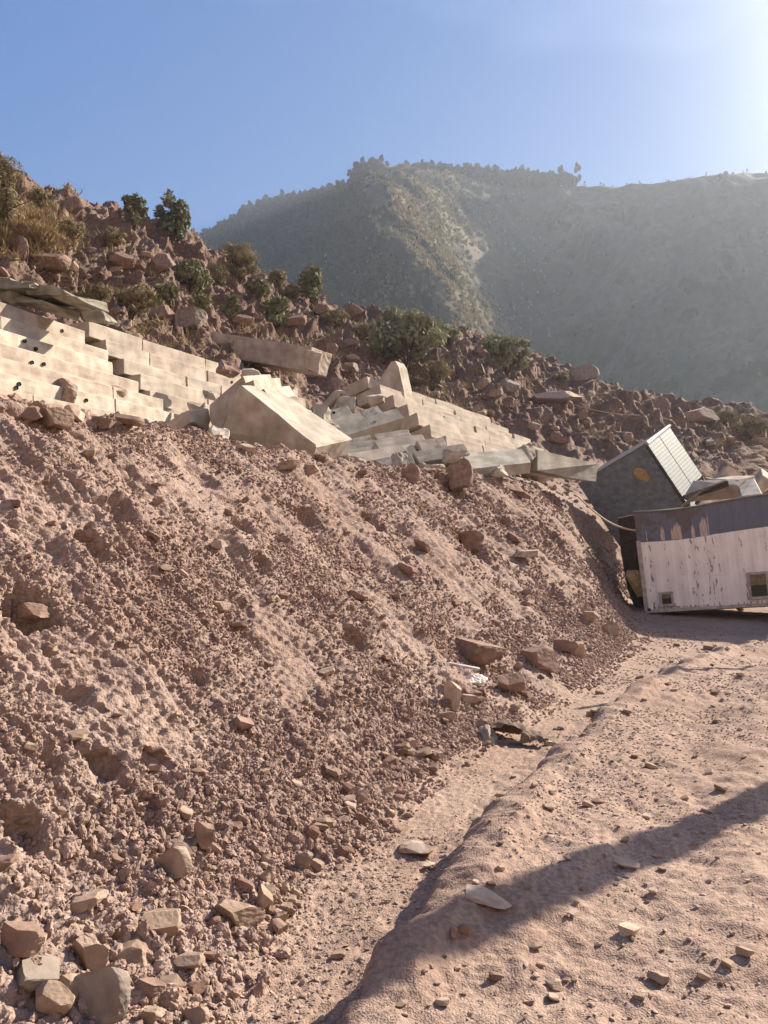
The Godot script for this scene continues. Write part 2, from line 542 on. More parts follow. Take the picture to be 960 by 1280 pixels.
func build_hill():
	#           bearing, skyline, distance, foot distance, bulge towards the valley
	var cols := [[-420, 340, 700, 330, 0], [-150, 335, 640, 300, 0], [100, 325, 600, 285, 0], [240, 308, 560, 265, 0], [330, 266, 530, 245, 5], [400, 252, 490, 225, 10], [460, 244, 465, 205, 25], [510, 233, 452, 205, 78], [560, 231, 444, 215, 70], [620, 231, 432, 245, 36], [700, 233, 412, 245, -26], [790, 236, 392, 228, -14], [880, 228, 374, 208, 10], [960, 225, 357, 192, 0], [1150, 215, 325, 165, 0], [1450, 230, 300, 120, 0]]
	var nets := []
	for c in cols:
		var top := spot(c[0], c[1], c[2])
		var foot := Vector3((c[0] - 480.0) / F * c[3], -24, -c[3])
		var line := [top + Vector3(15, -42, -60), top]
		for f in [.22, .45, .7]:
			var sway: float = (-18.0 * sin(f * 5.0) + 6.0 * f) if absf(c[0] - 545.0) < 90.0 else 0.0
			line.append(top.lerp(foot, f) + Vector3(sway, 0, c[4] * 4.0 * f * (1 - f)))
		line.append(foot)
		line.append(foot + Vector3(0, -2, 60))
		nets.append(line)
	var pc := 26
	var pr := 34
	hs = (cols.size() - 1) * pc + 1
	ht = 6 * pr + 1
	var nz := noise(.012, 5, 31)
	nz.fractal_type = FastNoiseLite.FRACTAL_RIDGED
	var nf := noise(.05, 4, 32)
	var col := PackedColorArray()
	var ncol := noise(.02, 4, 33)
	for i in hs:
		var c := mini(i / pc, cols.size() - 2)
		var f := (i - c * pc) / float(pc)
		for j in ht:
			var r := mini(j / pr, 5)
			var g := (j - r * pr) / float(pr)
			var pts := []
			for q in 4:
				var rr := clampi(r - 1 + q, 0, 6)
				pts.append(nets[c][rr].cubic_interpolate(nets[c + 1][rr], nets[maxi(c - 1, 0)][rr], nets[mini(c + 2, cols.size() - 1)][rr], f))
			var p: Vector3 = pts[1].cubic_interpolate(pts[2], pts[0], pts[3], g)
			var t := j / float(pr)
			var a := clampf(absf(t - 1.0) * 1.5, .12, 1.0)
			p += Vector3(-.3, .3, .6) * (nz.get_noise_3dv(p) * 20.0 * a) + Vector3(0, nf.get_noise_3dv(p) * 2.2, 0)
			HP.append(p)
			var w := clampf(.5 + ncol.get_noise_3dv(p) * 1.3, 0, 1)
			col.append(Color(.06, .065, .042).lerp(Color(.18, .135, .085), w))
	HN.resize(HP.size())
	for i in hs:
		for j in ht:
			var ds := HP[mini(i + 1, hs - 1) * ht + j] - HP[maxi(i - 1, 0) * ht + j]
			var dt := HP[i * ht + mini(j + 1, ht - 1)] - HP[i * ht + maxi(j - 1, 0)]
			var n := dt.cross(ds).normalized()
			HN[i * ht + j] = n if n.y > 0 else -n
	var idx := PackedInt32Array()
	for i in hs - 1:
		for j in ht - 1:
			var a := i * ht + j
			idx.append_array([a, a + ht, a + 1, a + 1, a + ht, a + ht + 1])
	tag(part("hillside", mesh_of(HP, idx, HN, col), M.hill, self), "", "", "", "structure")
	# the sunlit side of the valley behind the camera: it throws warm light back
	var ov := PackedVector3Array()
	var on := noise(.03, 4, 35)
	var oi := PackedInt32Array()
	for i in 61:
		for j in 31:
			var q := Vector3(-150 + i * 5.0, 0, 14 + j * 4.0)
			q.y = -3.0 + maxf(0, q.z - 13.0) * .95 + on.get_noise_3dv(q) * 3.0
			ov.append(q)
	for i in 60:
		for j in 30:
			var q := i * 31 + j
			oi.append_array([q, q + 1, q + 31, q + 31, q + 1, q + 32])
	var os := SurfaceTool.new()
	os.create_from_arrays(mesh_of(ov, oi).surface_get_arrays(0))
	os.generate_normals()
	tag(part("opposite_hillside", os.commit(), M.opposite, self), "", "", "", "structure")
	# valley floor, out of sight below the slope
	var pl := PlaneMesh.new()
	pl.size = Vector2(1100, 760)
	tag(part("ground", pl, M.valley, self, Transform3D(Basis(), Vector3(40, -26, -330))), "", "", "", "structure")

func crown(sd: int, lobes: int, n: int, leaf: float, shape: Vector3, col0: Color, col1: Color, slim := .5) -> ArrayMesh:
	var r := RandomNumberGenerator.new()
	r.seed = sd
	var cs := []
	for k in lobes:
		var d := Vector3(r.randfn(), r.randfn(), r.randfn()).normalized() * pow(r.randf(), .4)
		cs.append([d * shape * .78, r.randf_range(.14, .36), r.randf_range(0, 1)])
	var v := PackedVector3Array()
	var c := PackedColorArray()
	for q in n:
		var L: Array = cs[q % lobes]
		var d := Vector3(r.randfn(), r.randfn(), r.randfn()).normalized()
		var p: Vector3 = L[0] + d * shape * L[1] * pow(r.randf(), .4)
		var b := turn(r, (d + Vector3(0, .5, 0)).normalized(), .8)
		var s := leaf * r.randf_range(.6, 1.4)
		var x := b.x * s * slim
		var z := b.z * s
		v.append_array([p - z, p + x, p + z + b.y * s * .2, p - z, p + z + b.y * s * .2, p - x])
		var k := col0.lerp(col1, clampf(L[2] * .5 + r.randf() * .5, 0, 1))
		for e in 6: c.append(k)
	return mesh_of(v, PackedInt32Array(), PackedVector3Array(), c)

func limbs(sd: int, h: float, spread: Vector3, n: int, r0: float) -> ArrayMesh:
	var r := RandomNumberGenerator.new()
	r.seed = sd
	var v := PackedVector3Array()
	for k in n:
		var a := TAU * (k + r.randf()) / n
		var e := Vector3(cos(a) * spread.x, h * r.randf_range(.7, 1.0), sin(a) * spread.z) * Vector3(r.randf_range(.3, .9), 1, r.randf_range(.3, .9))
		var m := e * .5 + Vector3(r.randfn(), 0, r.randfn()) * h * .05
		m.y = e.y * .45
		v.append_array(tube([Vector3(0, -h * .12, 0), m * Vector3(.4, .5, .4), m, e], r0, r0 * .2, 5))
		var e2 := m.lerp(e, .3) + Vector3(r.randfn(), r.randf(), r.randfn()) * h * .2
		v.append_array(tube([m, m.lerp(e2, .5) + Vector3(0, h * .03, 0), e2], r0 * .5, r0 * .12, 4))
	return mesh_of(v)

func hill_plants():
	var r := RandomNumberGenerator.new()
	r.seed = 77
	var ta := crown(501, 9, 420, .55, Vector3(2.6, 2.6, 2.6), Color(.058, .068, .038), Color(.105, .112, .060))
	var tb := crown(502, 7, 360, .5, Vector3(1.9, 3.3, 1.9), Color(.052, .062, .036), Color(.095, .104, .056))
	var trunk := limbs(503, 4.0, Vector3(1.4, 0, 1.4), 4, .18)
	# single trees that stand out along the skyline
	var proto := []
	for m in [ta, tb]:
		var t := Node3D.new()
		part("trunk", trunk, M.bark, t)
		part("crown", m, M.leaf_far, t, Transform3D(Basis(), Vector3(0, 4.2, 0)))
		proto.append(t)
	var pc := 26
	var where := [[3.2, .95], [3.45, .95]]
	var xs := []
	for k in 116: xs.append(3.0 + k * .063 + r.randf_range(-.03, .03))
	for x in xs + [10.35, 10.6, 10.75, 10.95, 11.15, 11.3, 11.5, 11.62, 11.85, 12.05, 12.3, 12.45, 12.8]:
		var small: bool = x > 10.32
		var j := 34 + (r.randi_range(-1, 2) if not small else 0)
		var p := HP[int(x * pc) * ht + j]
		var t: Node3D = proto[r.randi_range(0, 1)].duplicate()
		t.name = numbered("hill_tree")
		add_child(t)
		var s := r.randf_range(1.0, 1.7) if not small else r.randf_range(.25, .55)
		if x > 6.9 and x < 7.3: s *= 1.15
		t.transform = Transform3D(Basis(Vector3.UP, r.randf() * TAU).scaled(Vector3(s, s * r.randf_range(.8, 1.1), s)), p - Vector3(0, .4, 0))
		if small: tag(t, "tiny lone tree on the bare skyline %s" % ["next to the end of the wood", "halfway to the right-hand top", "on the right-hand top"][clampi(int((x - 10.3) / .85), 0, 2)], "tree", "lone trees on the bare skyline")
		else: tag(t, "%s dark tree on the wooded skyline %s" % ["tall" if s > 1.35 else "low", "at the left foot of the ridge" if x < 4.2 else "on the left shoulder of the hill" if x < 5.6 else "just left of the summit" if x < 6.8 else "on the summit" if x < 7.5 else "just right of the summit" if x < 8.5 else "in the middle of the ridge" if x < 9.3 else "at the right end of the wood"], "tree", "trees along the wooded skyline")
	for t in proto: t.free()
	# the wood and scrub below, a far-off mass
	var bufs := [PackedFloat32Array(), PackedFloat32Array()]
	var dens := noise(.012, 3, 88)
	for q in 24000:
		var i := r.randi_range(int(2.2 * pc), 15 * pc - 1)
		var j := r.randi_range(30, 160)
		var p := HP[i * ht + j]
		var x := i / float(pc)
		var t := (j - 34) / 130.0
		var want := 0.0
		if x < 6.9: want = 1.0 - .5 * t
		elif x < 8.7: want = .9 if t < .07 else (.05 if t < .5 else .10)
		elif x < 10.2: want = .95 if t < .10 else .06
		else: want = .05
		want += dens.get_noise_3dv(p) * .35 if want > .15 else dens.get_noise_3dv(p) * .06
		if r.randf() > want: continue
		var s := r.randf_range(.7, 1.35) if want > .15 else r.randf_range(.15, .45)
		var b := Basis(Vector3.UP, r.randf() * TAU).scaled(Vector3(s, s * r.randf_range(.8, 1.15), s))
		bufs[q % 2].append_array(row16(b, p + Vector3(0, 2.6 * s, 0), Color.WHITE * r.randf_range(.8, 1.2)))
	var root := thing("hill_wood", "dark wood and scrub covering the far hill below its skyline", "wood")
	tag(root, "", "", "", "stuff")
	copies("crown", ta, M.leaf_far, bufs[0], root)
	copies("crown", tb, M.leaf_far, bufs[1], root)
	# dry grass tussocks on the spur
	var tus := crown(504, 3, 24, .5, Vector3(.7, .45, .7), Color(.32, .25, .13), Color(.42, .34, .19), .25)
	var gb := PackedFloat32Array()
	for q in 7000:
		var i := int(clampf(r.randfn(8.0, .8), 6.0, 10.5) * pc)
		var j := r.randi_range(38, 150)
		if HN[i * ht + j].x < .12 + r.randf_range(-.1, .1): continue
		var s := r.randf_range(.6, 1.7)
		gb.append_array(row16(Basis(Vector3.UP, r.randf() * TAU).scaled(Vector3(s, s, s)), HP[i * ht + j] + Vector3(0, .2, 0), Color.WHITE * r.randf_range(.7, 1.15)))
	var gr := thing("hill_grass", "dry yellow grass tussocks on the sunlit spur of the hill", "grass")
	tag(gr, "", "", "", "stuff")
	copies("tussock", tus, M.leaf, gb, gr)

# ---------------------------------------------------------------- concrete
func stepped_wall(called: String, label: String, group: String, o: Vector3, along: Vector3, up: Vector3, courses: Array, h: float, sb: float, seg: float, m: Array, sd: int, holes := 0, loose := 0.0) -> Node3D:
	var r := RandomNumberGenerator.new()
	r.seed = sd
	var a := along.normalized()
	var n := -(up - a * up.dot(a)).normalized().cross(a)
	n = a.cross((up - a * up.dot(a)).normalized())
	var w := n.cross(a).normalized()
	if n.z < 0: n = -n
	var root := thing(called, label, "wall", o, group)
	var k := 0
	for c in courses:
		var x: float = c[0]
		while x < c[1] - .05:
			var L := minf(seg * r.randf_range(.7, 1.3), c[1] - x)
			if c[1] - x - L < seg * .3: L = c[1] - x
			var dep: float = sb + .55
			var v := block(Vector3(L - .008, h - .014, dep), .012, .008, r)
			var q := a * (x + L / 2) + w * (h * (k + .5)) - n * (sb * k + dep / 2 + r.randf_range(0, .015))
			q += (a * r.randfn() + w * r.randfn() * .4 + n * r.randfn()) * loose
			var tilt := Basis(w, r.randfn() * loose * .8) * Basis(n, r.randfn() * loose * .4)
			part("concrete_block", weather(v, 2, .012, sd * 50 + r.randi() % 40), m[r.randi_range(0, m.size() - 1)], root, Transform3D(tilt * (Basis(a, w, n) if Basis(a, w, n).determinant() > 0 else Basis(-a, w, n)), q))
			x += L
		k += 1
	var ring := PackedVector3Array()
	for s in 8:
		var p0 := Vector3(cos(TAU * s / 8), sin(TAU * s / 8), 0)
		var p1 := Vector3(cos(TAU * (s + 1) / 8), sin(TAU * (s + 1) / 8), 0)
		quad(ring, p0 * .036 - Vector3(0, 0, .06), p1 * .036 - Vector3(0, 0, .06), p1 * .036 + Vector3(0, 0, .022), p0 * .036 + Vector3(0, 0, .022))
		quad(ring, p0 * .036 + Vector3(0, 0, .022), p1 * .036 + Vector3(0, 0, .022), p1 * .036 + Vector3(0, 0, .022), p0 * .036 + Vector3(0, 0, .022))
		quad(ring, p0 * .036 + Vector3(0, 0, .022), p1 * .036 + Vector3(0, 0, .022), p1 * .036 + Vector3(0, 0, .004), p0 * .036 + Vector3(0, 0, .004))
		ring.append_array([Vector3(0, 0, .004), p0 * .036 + Vector3(0, 0, .004), p1 * .036 + Vector3(0, 0, .004)])
	var pipe := mesh_of(ring)
	for q in holes:
		var kk := r.randi_range(0, courses.size() - 1)
		var x := r.randf_range(maxf(courses[kk][0] + .3, courses[kk][1] * .42), courses[kk][1] - .3)
		var b := Basis(a, w, n)
		part("weep_pipe", pipe, M.pipe, root, Transform3D(b, a * x + w * (h * (kk + r.randf_range(.3, .7))) - n * (sb * kk)))
	return root

func solid(called: String, label: String, category: String, group: String, outline: Array, push: Vector3, m: Material):
	var c := Vector3.ZERO
	for p in outline: c += p
	c = c / outline.size() + push * .5
	var loc := []
	for p in outline: loc.append(p - c)
	var o := part(called, slab(loc, push, .007, 71), m, self, Transform3D(Basis(), c))
	tag(o, label, category, group)
	return o

func build_walls():
	var cm := [M.concrete, M.concrete, M.concrete_pink]
	var a := Vector3(.31, -.012, -.95)
	# left wall: eight courses, each set back behind the one below
	stepped_wall("retaining_wall", "long pale stepped concrete retaining wall on the left, pierced by dark weep pipes", "collapsed retaining walls",
		Vector3(-7.15, 3.02, -8.4), a, Vector3(-.05, 1, 0), [[0, 10.0], [0, 10.1], [0, 9.55], [0, 9.1], [0, 8.5], [0, 7.9], [0, 8.0], [0, 7.5]], .31, .19, 4.2, cm, 3, 17)
	stepped_wall("retaining_wall", "stepped concrete wall section just behind the big toppled block, under the long beam", "collapsed retaining walls",
		spot(205, 545, 17.2), Vector3(.445, -.03, -.896), Vector3(-.05, 1, 0), [[0, 7.2], [0, 7.6], [0, 7.9], [-.1, 7.7], [-.35, 7.6], [-.7, 7.6], [-1.0, 7.4]], .36, .2, 1.9, cm, 4, 6, .02)
	stepped_wall("retaining_wall", "tilted fan of pale concrete steps in the middle, beside the dark cabin's slope", "collapsed retaining walls",
		spot(560, 560, 19.4), Vector3(.66, -.10, -.75), Vector3(-.12, 1, -.28), [[0, 5.6], [-.15, 6.9], [-.3, 7.0], [-.3, 6.9], [-.35, 6.6], [-.5, 5.9], [-.6, 5.4]], .37, .30, 1.6, [M.concrete_pink, M.concrete, M.concrete_pink], 5, 0, .022)
	stepped_wall("retaining_wall", "small greenish stepped slab with a dark pipe, tipped up behind the front slabs", "collapsed retaining walls",
		spot(428, 548, 17.4), Vector3(.86, .36, -.55), Vector3(-.40, .80, -.55), [[0, 1.75], [-.1, 1.55], [.1, .9]], .36, .12, 1.2, [M.concrete_grey], 6, 2, .03)
	stepped_wall("retaining_wall", "broad stepped slab leaning right at the bank top, lowest of the central slabs", "collapsed retaining walls",
		spot(455, 592, 15.4), Vector3(.92, .19, -.45), Vector3(-.42, .80, -.55), [[0, 2.5], [-.1, 2.2], [-.2, 2.0], [-.2, 1.75]], .34, .14, 1.3, [M.concrete, M.concrete_grey], 7, 2, .035)
	# the long beam that capped the wall
	var bl := spot(250, 413, 26)
	var br := spot(390, 433, 23.6)
	var ax := (br - bl).normalized()
	var up := Vector3(.1, 1, 0)
	up = (up - ax * up.dot(ax)).normalized()
	var r := RandomNumberGenerator.new()
	r.seed = 8
	var L := (br - bl).length()
	var beam := part("concrete_beam", weather(block(Vector3(L, .75, 1.1), .02, .02, r), 3, .02, 73), M.concrete_pink, self, Transform3D(Basis(ax, up, ax.cross(up)), (bl + br) / 2 - up * .375 - ax.cross(up) * .55))
	tag(beam, "long concrete beam lying above the walls with its front in shade", "beam")
	# the big toppled block and its stepped twin
	var bx := Vector3(.80, -.55, .22).normalized()
	var bn := Vector3(.50, .78, .34)
	bn = (bn - bx * bn.dot(bx)).normalized()
	var big := part("concrete_block", weather(block(Vector3(1.85, .85, 1.35), .03, .10, r), 3, .012, 75), M.concrete, self, Transform3D(Basis(bx, bn, bx.cross(bn)), spot(358, 541, 15.1)))
	tag(big, "biggest toppled concrete block, tilted down to the right at the bank top", "concrete block")
	var lid := part("concrete_block", weather(block(Vector3(1.1, .30, 1.0), .03, .08, r), 3, .012, 76), M.concrete_pink, self, Transform3D(Basis(bx, bn, bx.cross(bn)) * Basis(Vector3.UP, .3), spot(340, 507, 15.6)))
	tag(lid, "flatter concrete block lying on the upper end of the biggest one", "concrete block")
	var fo := []
	for p in [[262, 506, 15.4], [304, 470, 15.3], [307, 479, 15.3], [317, 475, 15.2], [320, 489, 15.2], [330, 486, 15.1], [338, 500, 15.1], [322, 520, 15.0], [300, 560, 15.0], [272, 545, 15.2], [262, 525, 15.3]]: fo.append(spot(p[0], p[1], p[2]))
	solid("concrete_block", "shaded concrete chunk with saw-toothed top left of the biggest toppled block", "concrete block", "", fo, Vector3(.3, .32, -1.6), M.concrete)
	fo = []
	for p in [[445, 501, 21.5], [455, 490, 21.5], [470, 481, 21.4], [480, 466, 21.4], [489, 452, 21.4], [494, 451, 21.4], [498, 458, 21.3], [505, 490, 21.2], [507, 506, 21.2], [470, 512, 21.3]]: fo.append(spot(p[0], p[1], p[2]))
	solid("concrete_fin", "shaded concrete shard standing up like a fin behind the steps", "concrete shard", "", fo, Vector3(.25, .0, -.45), M.concrete)
	fo = []
	for p in [[578, 567, 16.6], [652, 561, 16.9], [664, 578, 16.0], [588, 586, 15.6]]: fo.append(spot(p[0], p[1], p[2]))
	solid("concrete_slab", "flat pale slab lying level on the bank top below the steps", "concrete slab", "", fo, Vector3(-.02, -.22, -.02), M.concrete_grey)
	fo = []
	for p in [[672, 562, 17.6], [747, 580, 19.0], [745, 602, 18.8], [706, 596, 18.2], [672, 588, 17.4]]: fo.append(spot(p[0], p[1], p[2]))
	solid("concrete_slab", "curved grey slab overhanging the bank next to the dark cabin", "concrete slab", "", fo, Vector3(-.35, .05, -.6), M.concrete_grey)
	var small := [[236, 529, 15.5, .75, .42, .5, "pale square block beside the saw-toothed chunk", M.concrete], [268, 552, 13.6, .42, .34, .4, "whitish broken cube resting on the bank edge", M.concrete_white], [224, 552, 13.8, .35, .25, .3, "small pale block left of the whitish cube", M.concrete_pink],
		[392, 452, 23.8, .35, .6, .5, "upright pale block at the right end of the long beam", M.concrete_pink], [655, 572, 17.6, .5, .4, .4, "small tilted block between the flat slab and the curved slab", M.concrete_grey],
		[400, 520, 17.2, .4, .3, .4, "shaded broken lump between the biggest block and the greenish slab", M.concrete_grey], [540, 585, 14.6, .45, .12, .25, "thin flat fragment on the bank edge under the central slabs", M.concrete],
		[497, 580, 14.9, .28, .42, .25, "small upright spike of broken concrete at the bank edge", M.concrete_grey], [283, 464, 18.6, .5, .3, .4, "dark-sided rock jammed in the gap between two walls", M.stone_brown]]
	small += [[415, 500, 20.5, .7, .22, .5, "flat slab fragment right of the long beam's foot", M.concrete], [430, 512, 19.2, .5, .35, .45, "broken cube left of the fin-shaped shard", M.concrete_grey], [405, 538, 16.6, .6, .25, .5, "tilted fragment behind the biggest block's right corner", M.concrete], [312, 470, 17.2, .4, .14, .3, "slab fragment lying on the saw-toothed chunk", M.concrete],
		[338, 480, 17.2, .3, .2, .3, "angular lump above the biggest block", M.concrete_grey], [470, 500, 19.5, .6, .18, .5, "thin slab leaning on the fin-shaped shard", M.concrete_pink], [568, 572, 15.8, .45, .25, .35, "corner piece left of the flat slab", M.concrete], [525, 590, 14.4, .3, .2, .25, "small angular piece among stones at the bank edge", M.concrete_grey], [440, 585, 14.2, .35, .22, .3, "pale chunk at the bank edge right of the biggest block", M.concrete], [622, 590, 15.4, .3, .16, .25, "small chunk fallen below the flat slab", M.concrete_grey], [248, 512, 17.4, .3, .2, .25, "broken end piece at the left wall's ragged right end", M.concrete], [262, 494, 18.0, .3, .15, .25, "fragment wedged above the saw-toothed chunk", M.concrete_grey]]
	for s in small:
		var b := part("concrete_fragment", weather(block(Vector3(s[3], s[4], s[5]), .03, .09, r), 2, .04, 72), s[7], self, Transform3D(turn(r, Vector3.UP, .35), spot(s[0], s[1], s[2])))
		tag(b, s[6], "concrete", "concrete fragments")
	# crust of mortar on top of the left wall, broken into plates
	for q in 7:
		var u: float = [8, 40, 75, 105, 128, 60, 20][q]
		var v: float = [352, 356, 362, 372, 390, 375, 366][q]
		var w: float = [.9, 1.0, .9, .8, .55, .9, .7][q]
		var b := part("mortar_plate", weather(block(Vector3(w, .14, w * .8), .03, .08, r), 2, .03, 74 + q), M.mortar, self, Transform3D(Basis(Vector3.UP, 1.25 + r.randf_range(-.15, .15)) * Basis(Vector3(1, 0, 0), r.randf_range(.05, .22)) * Basis(Vector3(0, 0, 1), r.randf_range(-.08, .08)), spot(u, v + 8, 14.9)))
		tag(b, ["grey-green mortar plate at the left edge on top of the left wall", "large mortar plate hanging over the left wall's top course", "cracked mortar plate in the middle of the left wall's top", "mortar plate near the right end of the left wall's top", "broken mortar lump at the top right corner of the left wall", "lower mortar plate lying against the left wall's top course", "tilted mortar plate behind the first one on the left wall"][q], "mortar", "mortar plates on the left wall")

# ---------------------------------------------------------------- the two wrecked cabins
func cabin_paint() -> ImageTexture:
	var W := 1024
	var H := 512
	var im := Image.create(W, H, false, Image.FORMAT_RGB8)
	var n1 := noise(.02, 4, 61)
	var n2 := noise(.05, 3, 62)
	var n3 := noise(.008, 3, 63)
	for y in H:
		for x in W:
			var streak := n1.get_noise_2d(x * 1.6, y * .09)
			var spotn := n2.get_noise_2d(x, y * .35)
			var c := Color(.925, .91, .905).lerp(Color(.86, .835, .825), clampf(.4 + streak * .6 + n3.get_noise_2d(x, y) * .6, 0, 1))
			var fy := y / float(H)
			if fy < .30 - x / float(W) * .02:
				c = Color(.33, .36, .45).lerp(Color(.37, .385, .45), clampf(.5 + spotn, 0, 1))
				var rust := n3.get_noise_2d(x * .9, y * 1.4 + 400.0)
				if x < 420 and rust + (.12 - fy) * .8 > .05: c = c.lerp(Color(.33, .27, .25), .6)
				# peeled strips, ragged at the top
				for s in [[150, 26, .15], [215, 14, .17], [228, 52, .13], [338, 22, .17], [392, 44, .12], [440, 7, .09], [60, 6, .2]]:
					if x > s[0] and x < s[0] + s[1] and fy > s[2] + .05 * n2.get_noise_2d(x * 5.0, 7.0) + .04 * absf(x - s[0] - s[1] * .5) / s[1] * 2.0 and fy < .29: c = Color(.66, .58, .55).lerp(Color(.74, .68, .66), clampf(.5 + spotn * 1.5, 0, 1))
			else:
				# rust flakes in vertical runs where the sheet is seamed
				for s in [[58, 20], [70, 12], [170, 12], [330, 26], [360, 12], [420, 18], [455, 30], [620, 10], [255, 10], [770, 16]]:
					if absf(x - s[0]) < s[1] and spotn + n1.get_noise_2d(x * 2.0, y * .6 + s[0]) * .9 > .5: c = c.lerp(Color(.46, .38, .34), .6)
				if fy > .95 and spotn > .1: c = c.lerp(Color(.40, .32, .28), .6)
			im.set_pixel(x, y, c)
	return ImageTexture.create_from_image(im)

func build_cabins():
	var o := spot(807, 766, 17.0)
	var rt := spot(961, 757, 16.05)
	var ax := (rt - o).normalized()
	var up := Vector3(.02, 1, .03)
	up = (up - ax * up.dot(ax)).normalized()
	var nz := ax.cross(up)
	var cab := thing("overturned_cabin", "white metal cabin with a peeling dark blue band, overturned beside the road", "cabin", o)
	cab.basis = Basis(ax, up, nz)
	var L := 5.4
	var H := 2.25
	var D := 2.3
	# front sheet with shallow ribs and a bent top edge
	var v := PackedVector3Array()
	var uv := PackedVector2Array()
	var idx := PackedInt32Array()
	var nx := 260
	var ny := 14
	for i in nx + 1:
		var x := L * i / nx
		var rib := .006 * clampf(sin(x * TAU / .28) * 3.0, -1, 1)
		var top := H + .035 * sin(x * 1.9 + 2.6) - .05 + (.05 if x > 1.6 else .05 * x / 1.6) * clampf(x - .6, 0, 1)
		for j in ny + 1:
			var f := j / float(ny)
			var dent := .010 * sin(x * 1.3 + 1.0) * sin(f * 3.0) + (.03 * pow(f, 6) * sin(x * 2.2))
			v.append(Vector3(x, top * f, rib + dent))
			uv.append(Vector2(x / 3.4, 1.0 - f))
	for i in nx:
		for j in ny:
			var a := i * (ny + 1) + j
			idx.append_array([a, a + 1, a + ny + 1, a + ny + 1, a + 1, a + ny + 2])
	var st := SurfaceTool.new()
	st.create_from_arrays(mesh_of(v, idx, PackedVector3Array(), PackedColorArray(), uv).surface_get_arrays(0))
	st.generate_normals()
	part("front_wall", st.commit(), M.cabin, cab)
	var r := RandomNumberGenerator.new()
	r.seed = 9
	part("side_wall", mesh_of(block(Vector3(.05, H - .1, D), .01, .01, r)), M.cabin_grey, cab, Transform3D(Basis(), Vector3(.03, H / 2, -D / 2 - .05)))
	part("back_wall", mesh_of(block(Vector3(L, H - .1, .05), .01, .01, r)), M.cabin_grey, cab, Transform3D(Basis(), Vector3(L / 2, H / 2, -D - .08)))
	part("top_sheet", mesh_of(block(Vector3(L - .1, .04, D - .1), .01, .05, r)), M.rust, cab, Transform3D(Basis(Vector3(0, 0, 1), .02), Vector3(L / 2, H - .06, -D / 2 - .05)))
	part("bottom_sheet", mesh_of(block(Vector3(L - .06, .06, D), .01, .01, r)), M.rust, cab, Transform3D(Basis(), Vector3(L / 2, .0, -D / 2 - .03)))
	part("bottom_rail", mesh_of(block(Vector3(L, .07, .05), .008, .004, r)), M.cabin_white, cab, Transform3D(Basis(), Vector3(L / 2, .035, .035)))
	part("corner_post", mesh_of(block(Vector3(.09, H - .05, .07), .008, .006, r)), M.cabin_white, cab, Transform3D(Basis(), Vector3(.03, (H - .62) / 2 - .0, .02)) .scaled_local(Vector3(1, .7, 1)))
	part("bolt_hole", mesh_of(tube([Vector3(0, 0, 0), Vector3(0, 0, .02)], .035, .035, 8)), M.pipe, cab, Transform3D(Basis(), Vector3(.09, .07, .06)))
	var rim := []
	for i in 40:
		var x := L * i / 39.0
		rim.append(Vector3(x, H + .035 * sin(x * 1.9 + 2.6) - .05 + (.05 if x > 1.6 else .05 * x / 1.6) * clampf(x - .6, 0, 1) + .01, .03 + .03 * sin(x * 2.2)))
	part("top_rim", mesh_of(tube(rim, .022, .022, 6)), M.cabin_grey, cab)
	window(cab, Vector3(.47, .28, 0), .20, .22, r)
	window(cab, Vector3(2.30, .44, 0), .31, .46, r)
	# second cabin, tipped on its corner
	var nl := Vector3(.62, .44, .65).normalized()          # its corrugated side, towards the sun
	var ed := Vector3(.53, -.85, .05)
	ed = (ed - nl * ed.dot(nl)).normalized()
	var nd := nl.cross(ed).normalized()                     # its dark side, towards the road
	if nd.z < 0: nd = -nd
	var c0 := spot(810, 559, 20.5)
	var b := thing("tipped_cabin", "dark blue metal cabin tipped on its corner behind the white one", "cabin", c0)
	var bb := Basis(-ed, nl, nd)
	if bb.determinant() < 0: bb = Basis(ed, nl, nd)
	b.basis = bb
	var sx := 1.0 if bb.x.dot(ed) > 0 else -1.0              # local x runs down the edge when sx is 1
	part("dark_wall", mesh_of(block(Vector3(2.15, 2.3, .05), .015, .02, r)), M.blue, b, Transform3D(Basis(), Vector3(sx * .97, -1.15, -.03)))
	var ri := PackedVector3Array()
	var nr := 88
	for side in 2:
		for i in nr:
			var x0 := -.08 + 2.1 * i / nr
			var x1 := -.08 + 2.1 * (i + 1) / nr
			var y0 :=  .001 * clampf(sin(i * TAU / 4.0) * 2, -1, 1)
			var y1 :=  .001 * clampf(sin((i + 1) * TAU / 4.0) * 2, -1, 1)
			var z0 := -.02 if side == 0 else -1.0
			var z1 := -.96 if side == 0 else -2.0
			quad(ri, Vector3(sx * x0, y0 + .03, z0), Vector3(sx * x1, y1 + .03, z0), Vector3(sx * x1, y1 + .03, z1), Vector3(sx * x0, y0 + .03, z1))
	part("corrugated_wall", mesh_of(ri), M.steel, b)
	part("inner_lining", mesh_of(block(Vector3(2.0, .04, 2.0), .01, .01, r)), M.rust, b, Transform3D(Basis(), Vector3(sx * .95, -.04, -1.0)))
	part("end_wall", mesh_of(block(Vector3(.05, 2.2, 2.0), .01, .01, r)), M.cabin_grey, b, Transform3D(Basis(), Vector3(sx * -.1, -1.1, -1.0)))
	part("roof_edge", mesh_of(block(Vector3(.09, .08, 2.1), .015, .02, r)), M.cabin_white, b, Transform3D(Basis(), Vector3(sx * -.10, .04, -1.0)))
	part("far_wall", mesh_of(block(Vector3(2.0, 2.2, .05), .01, .01, r)), M.cabin_grey, b, Transform3D(Basis(), Vector3(sx * .95, -1.1, -2.0)))
	var patch := [Vector3(sx * .30, -.62, .012), Vector3(sx * .42, -.42, .012), Vector3(sx * .72, -.40, .012), Vector3(sx * .80, -.52, .012), Vector3(sx * .62, -.70, .012), Vector3(sx * .42, -.76, .012)]
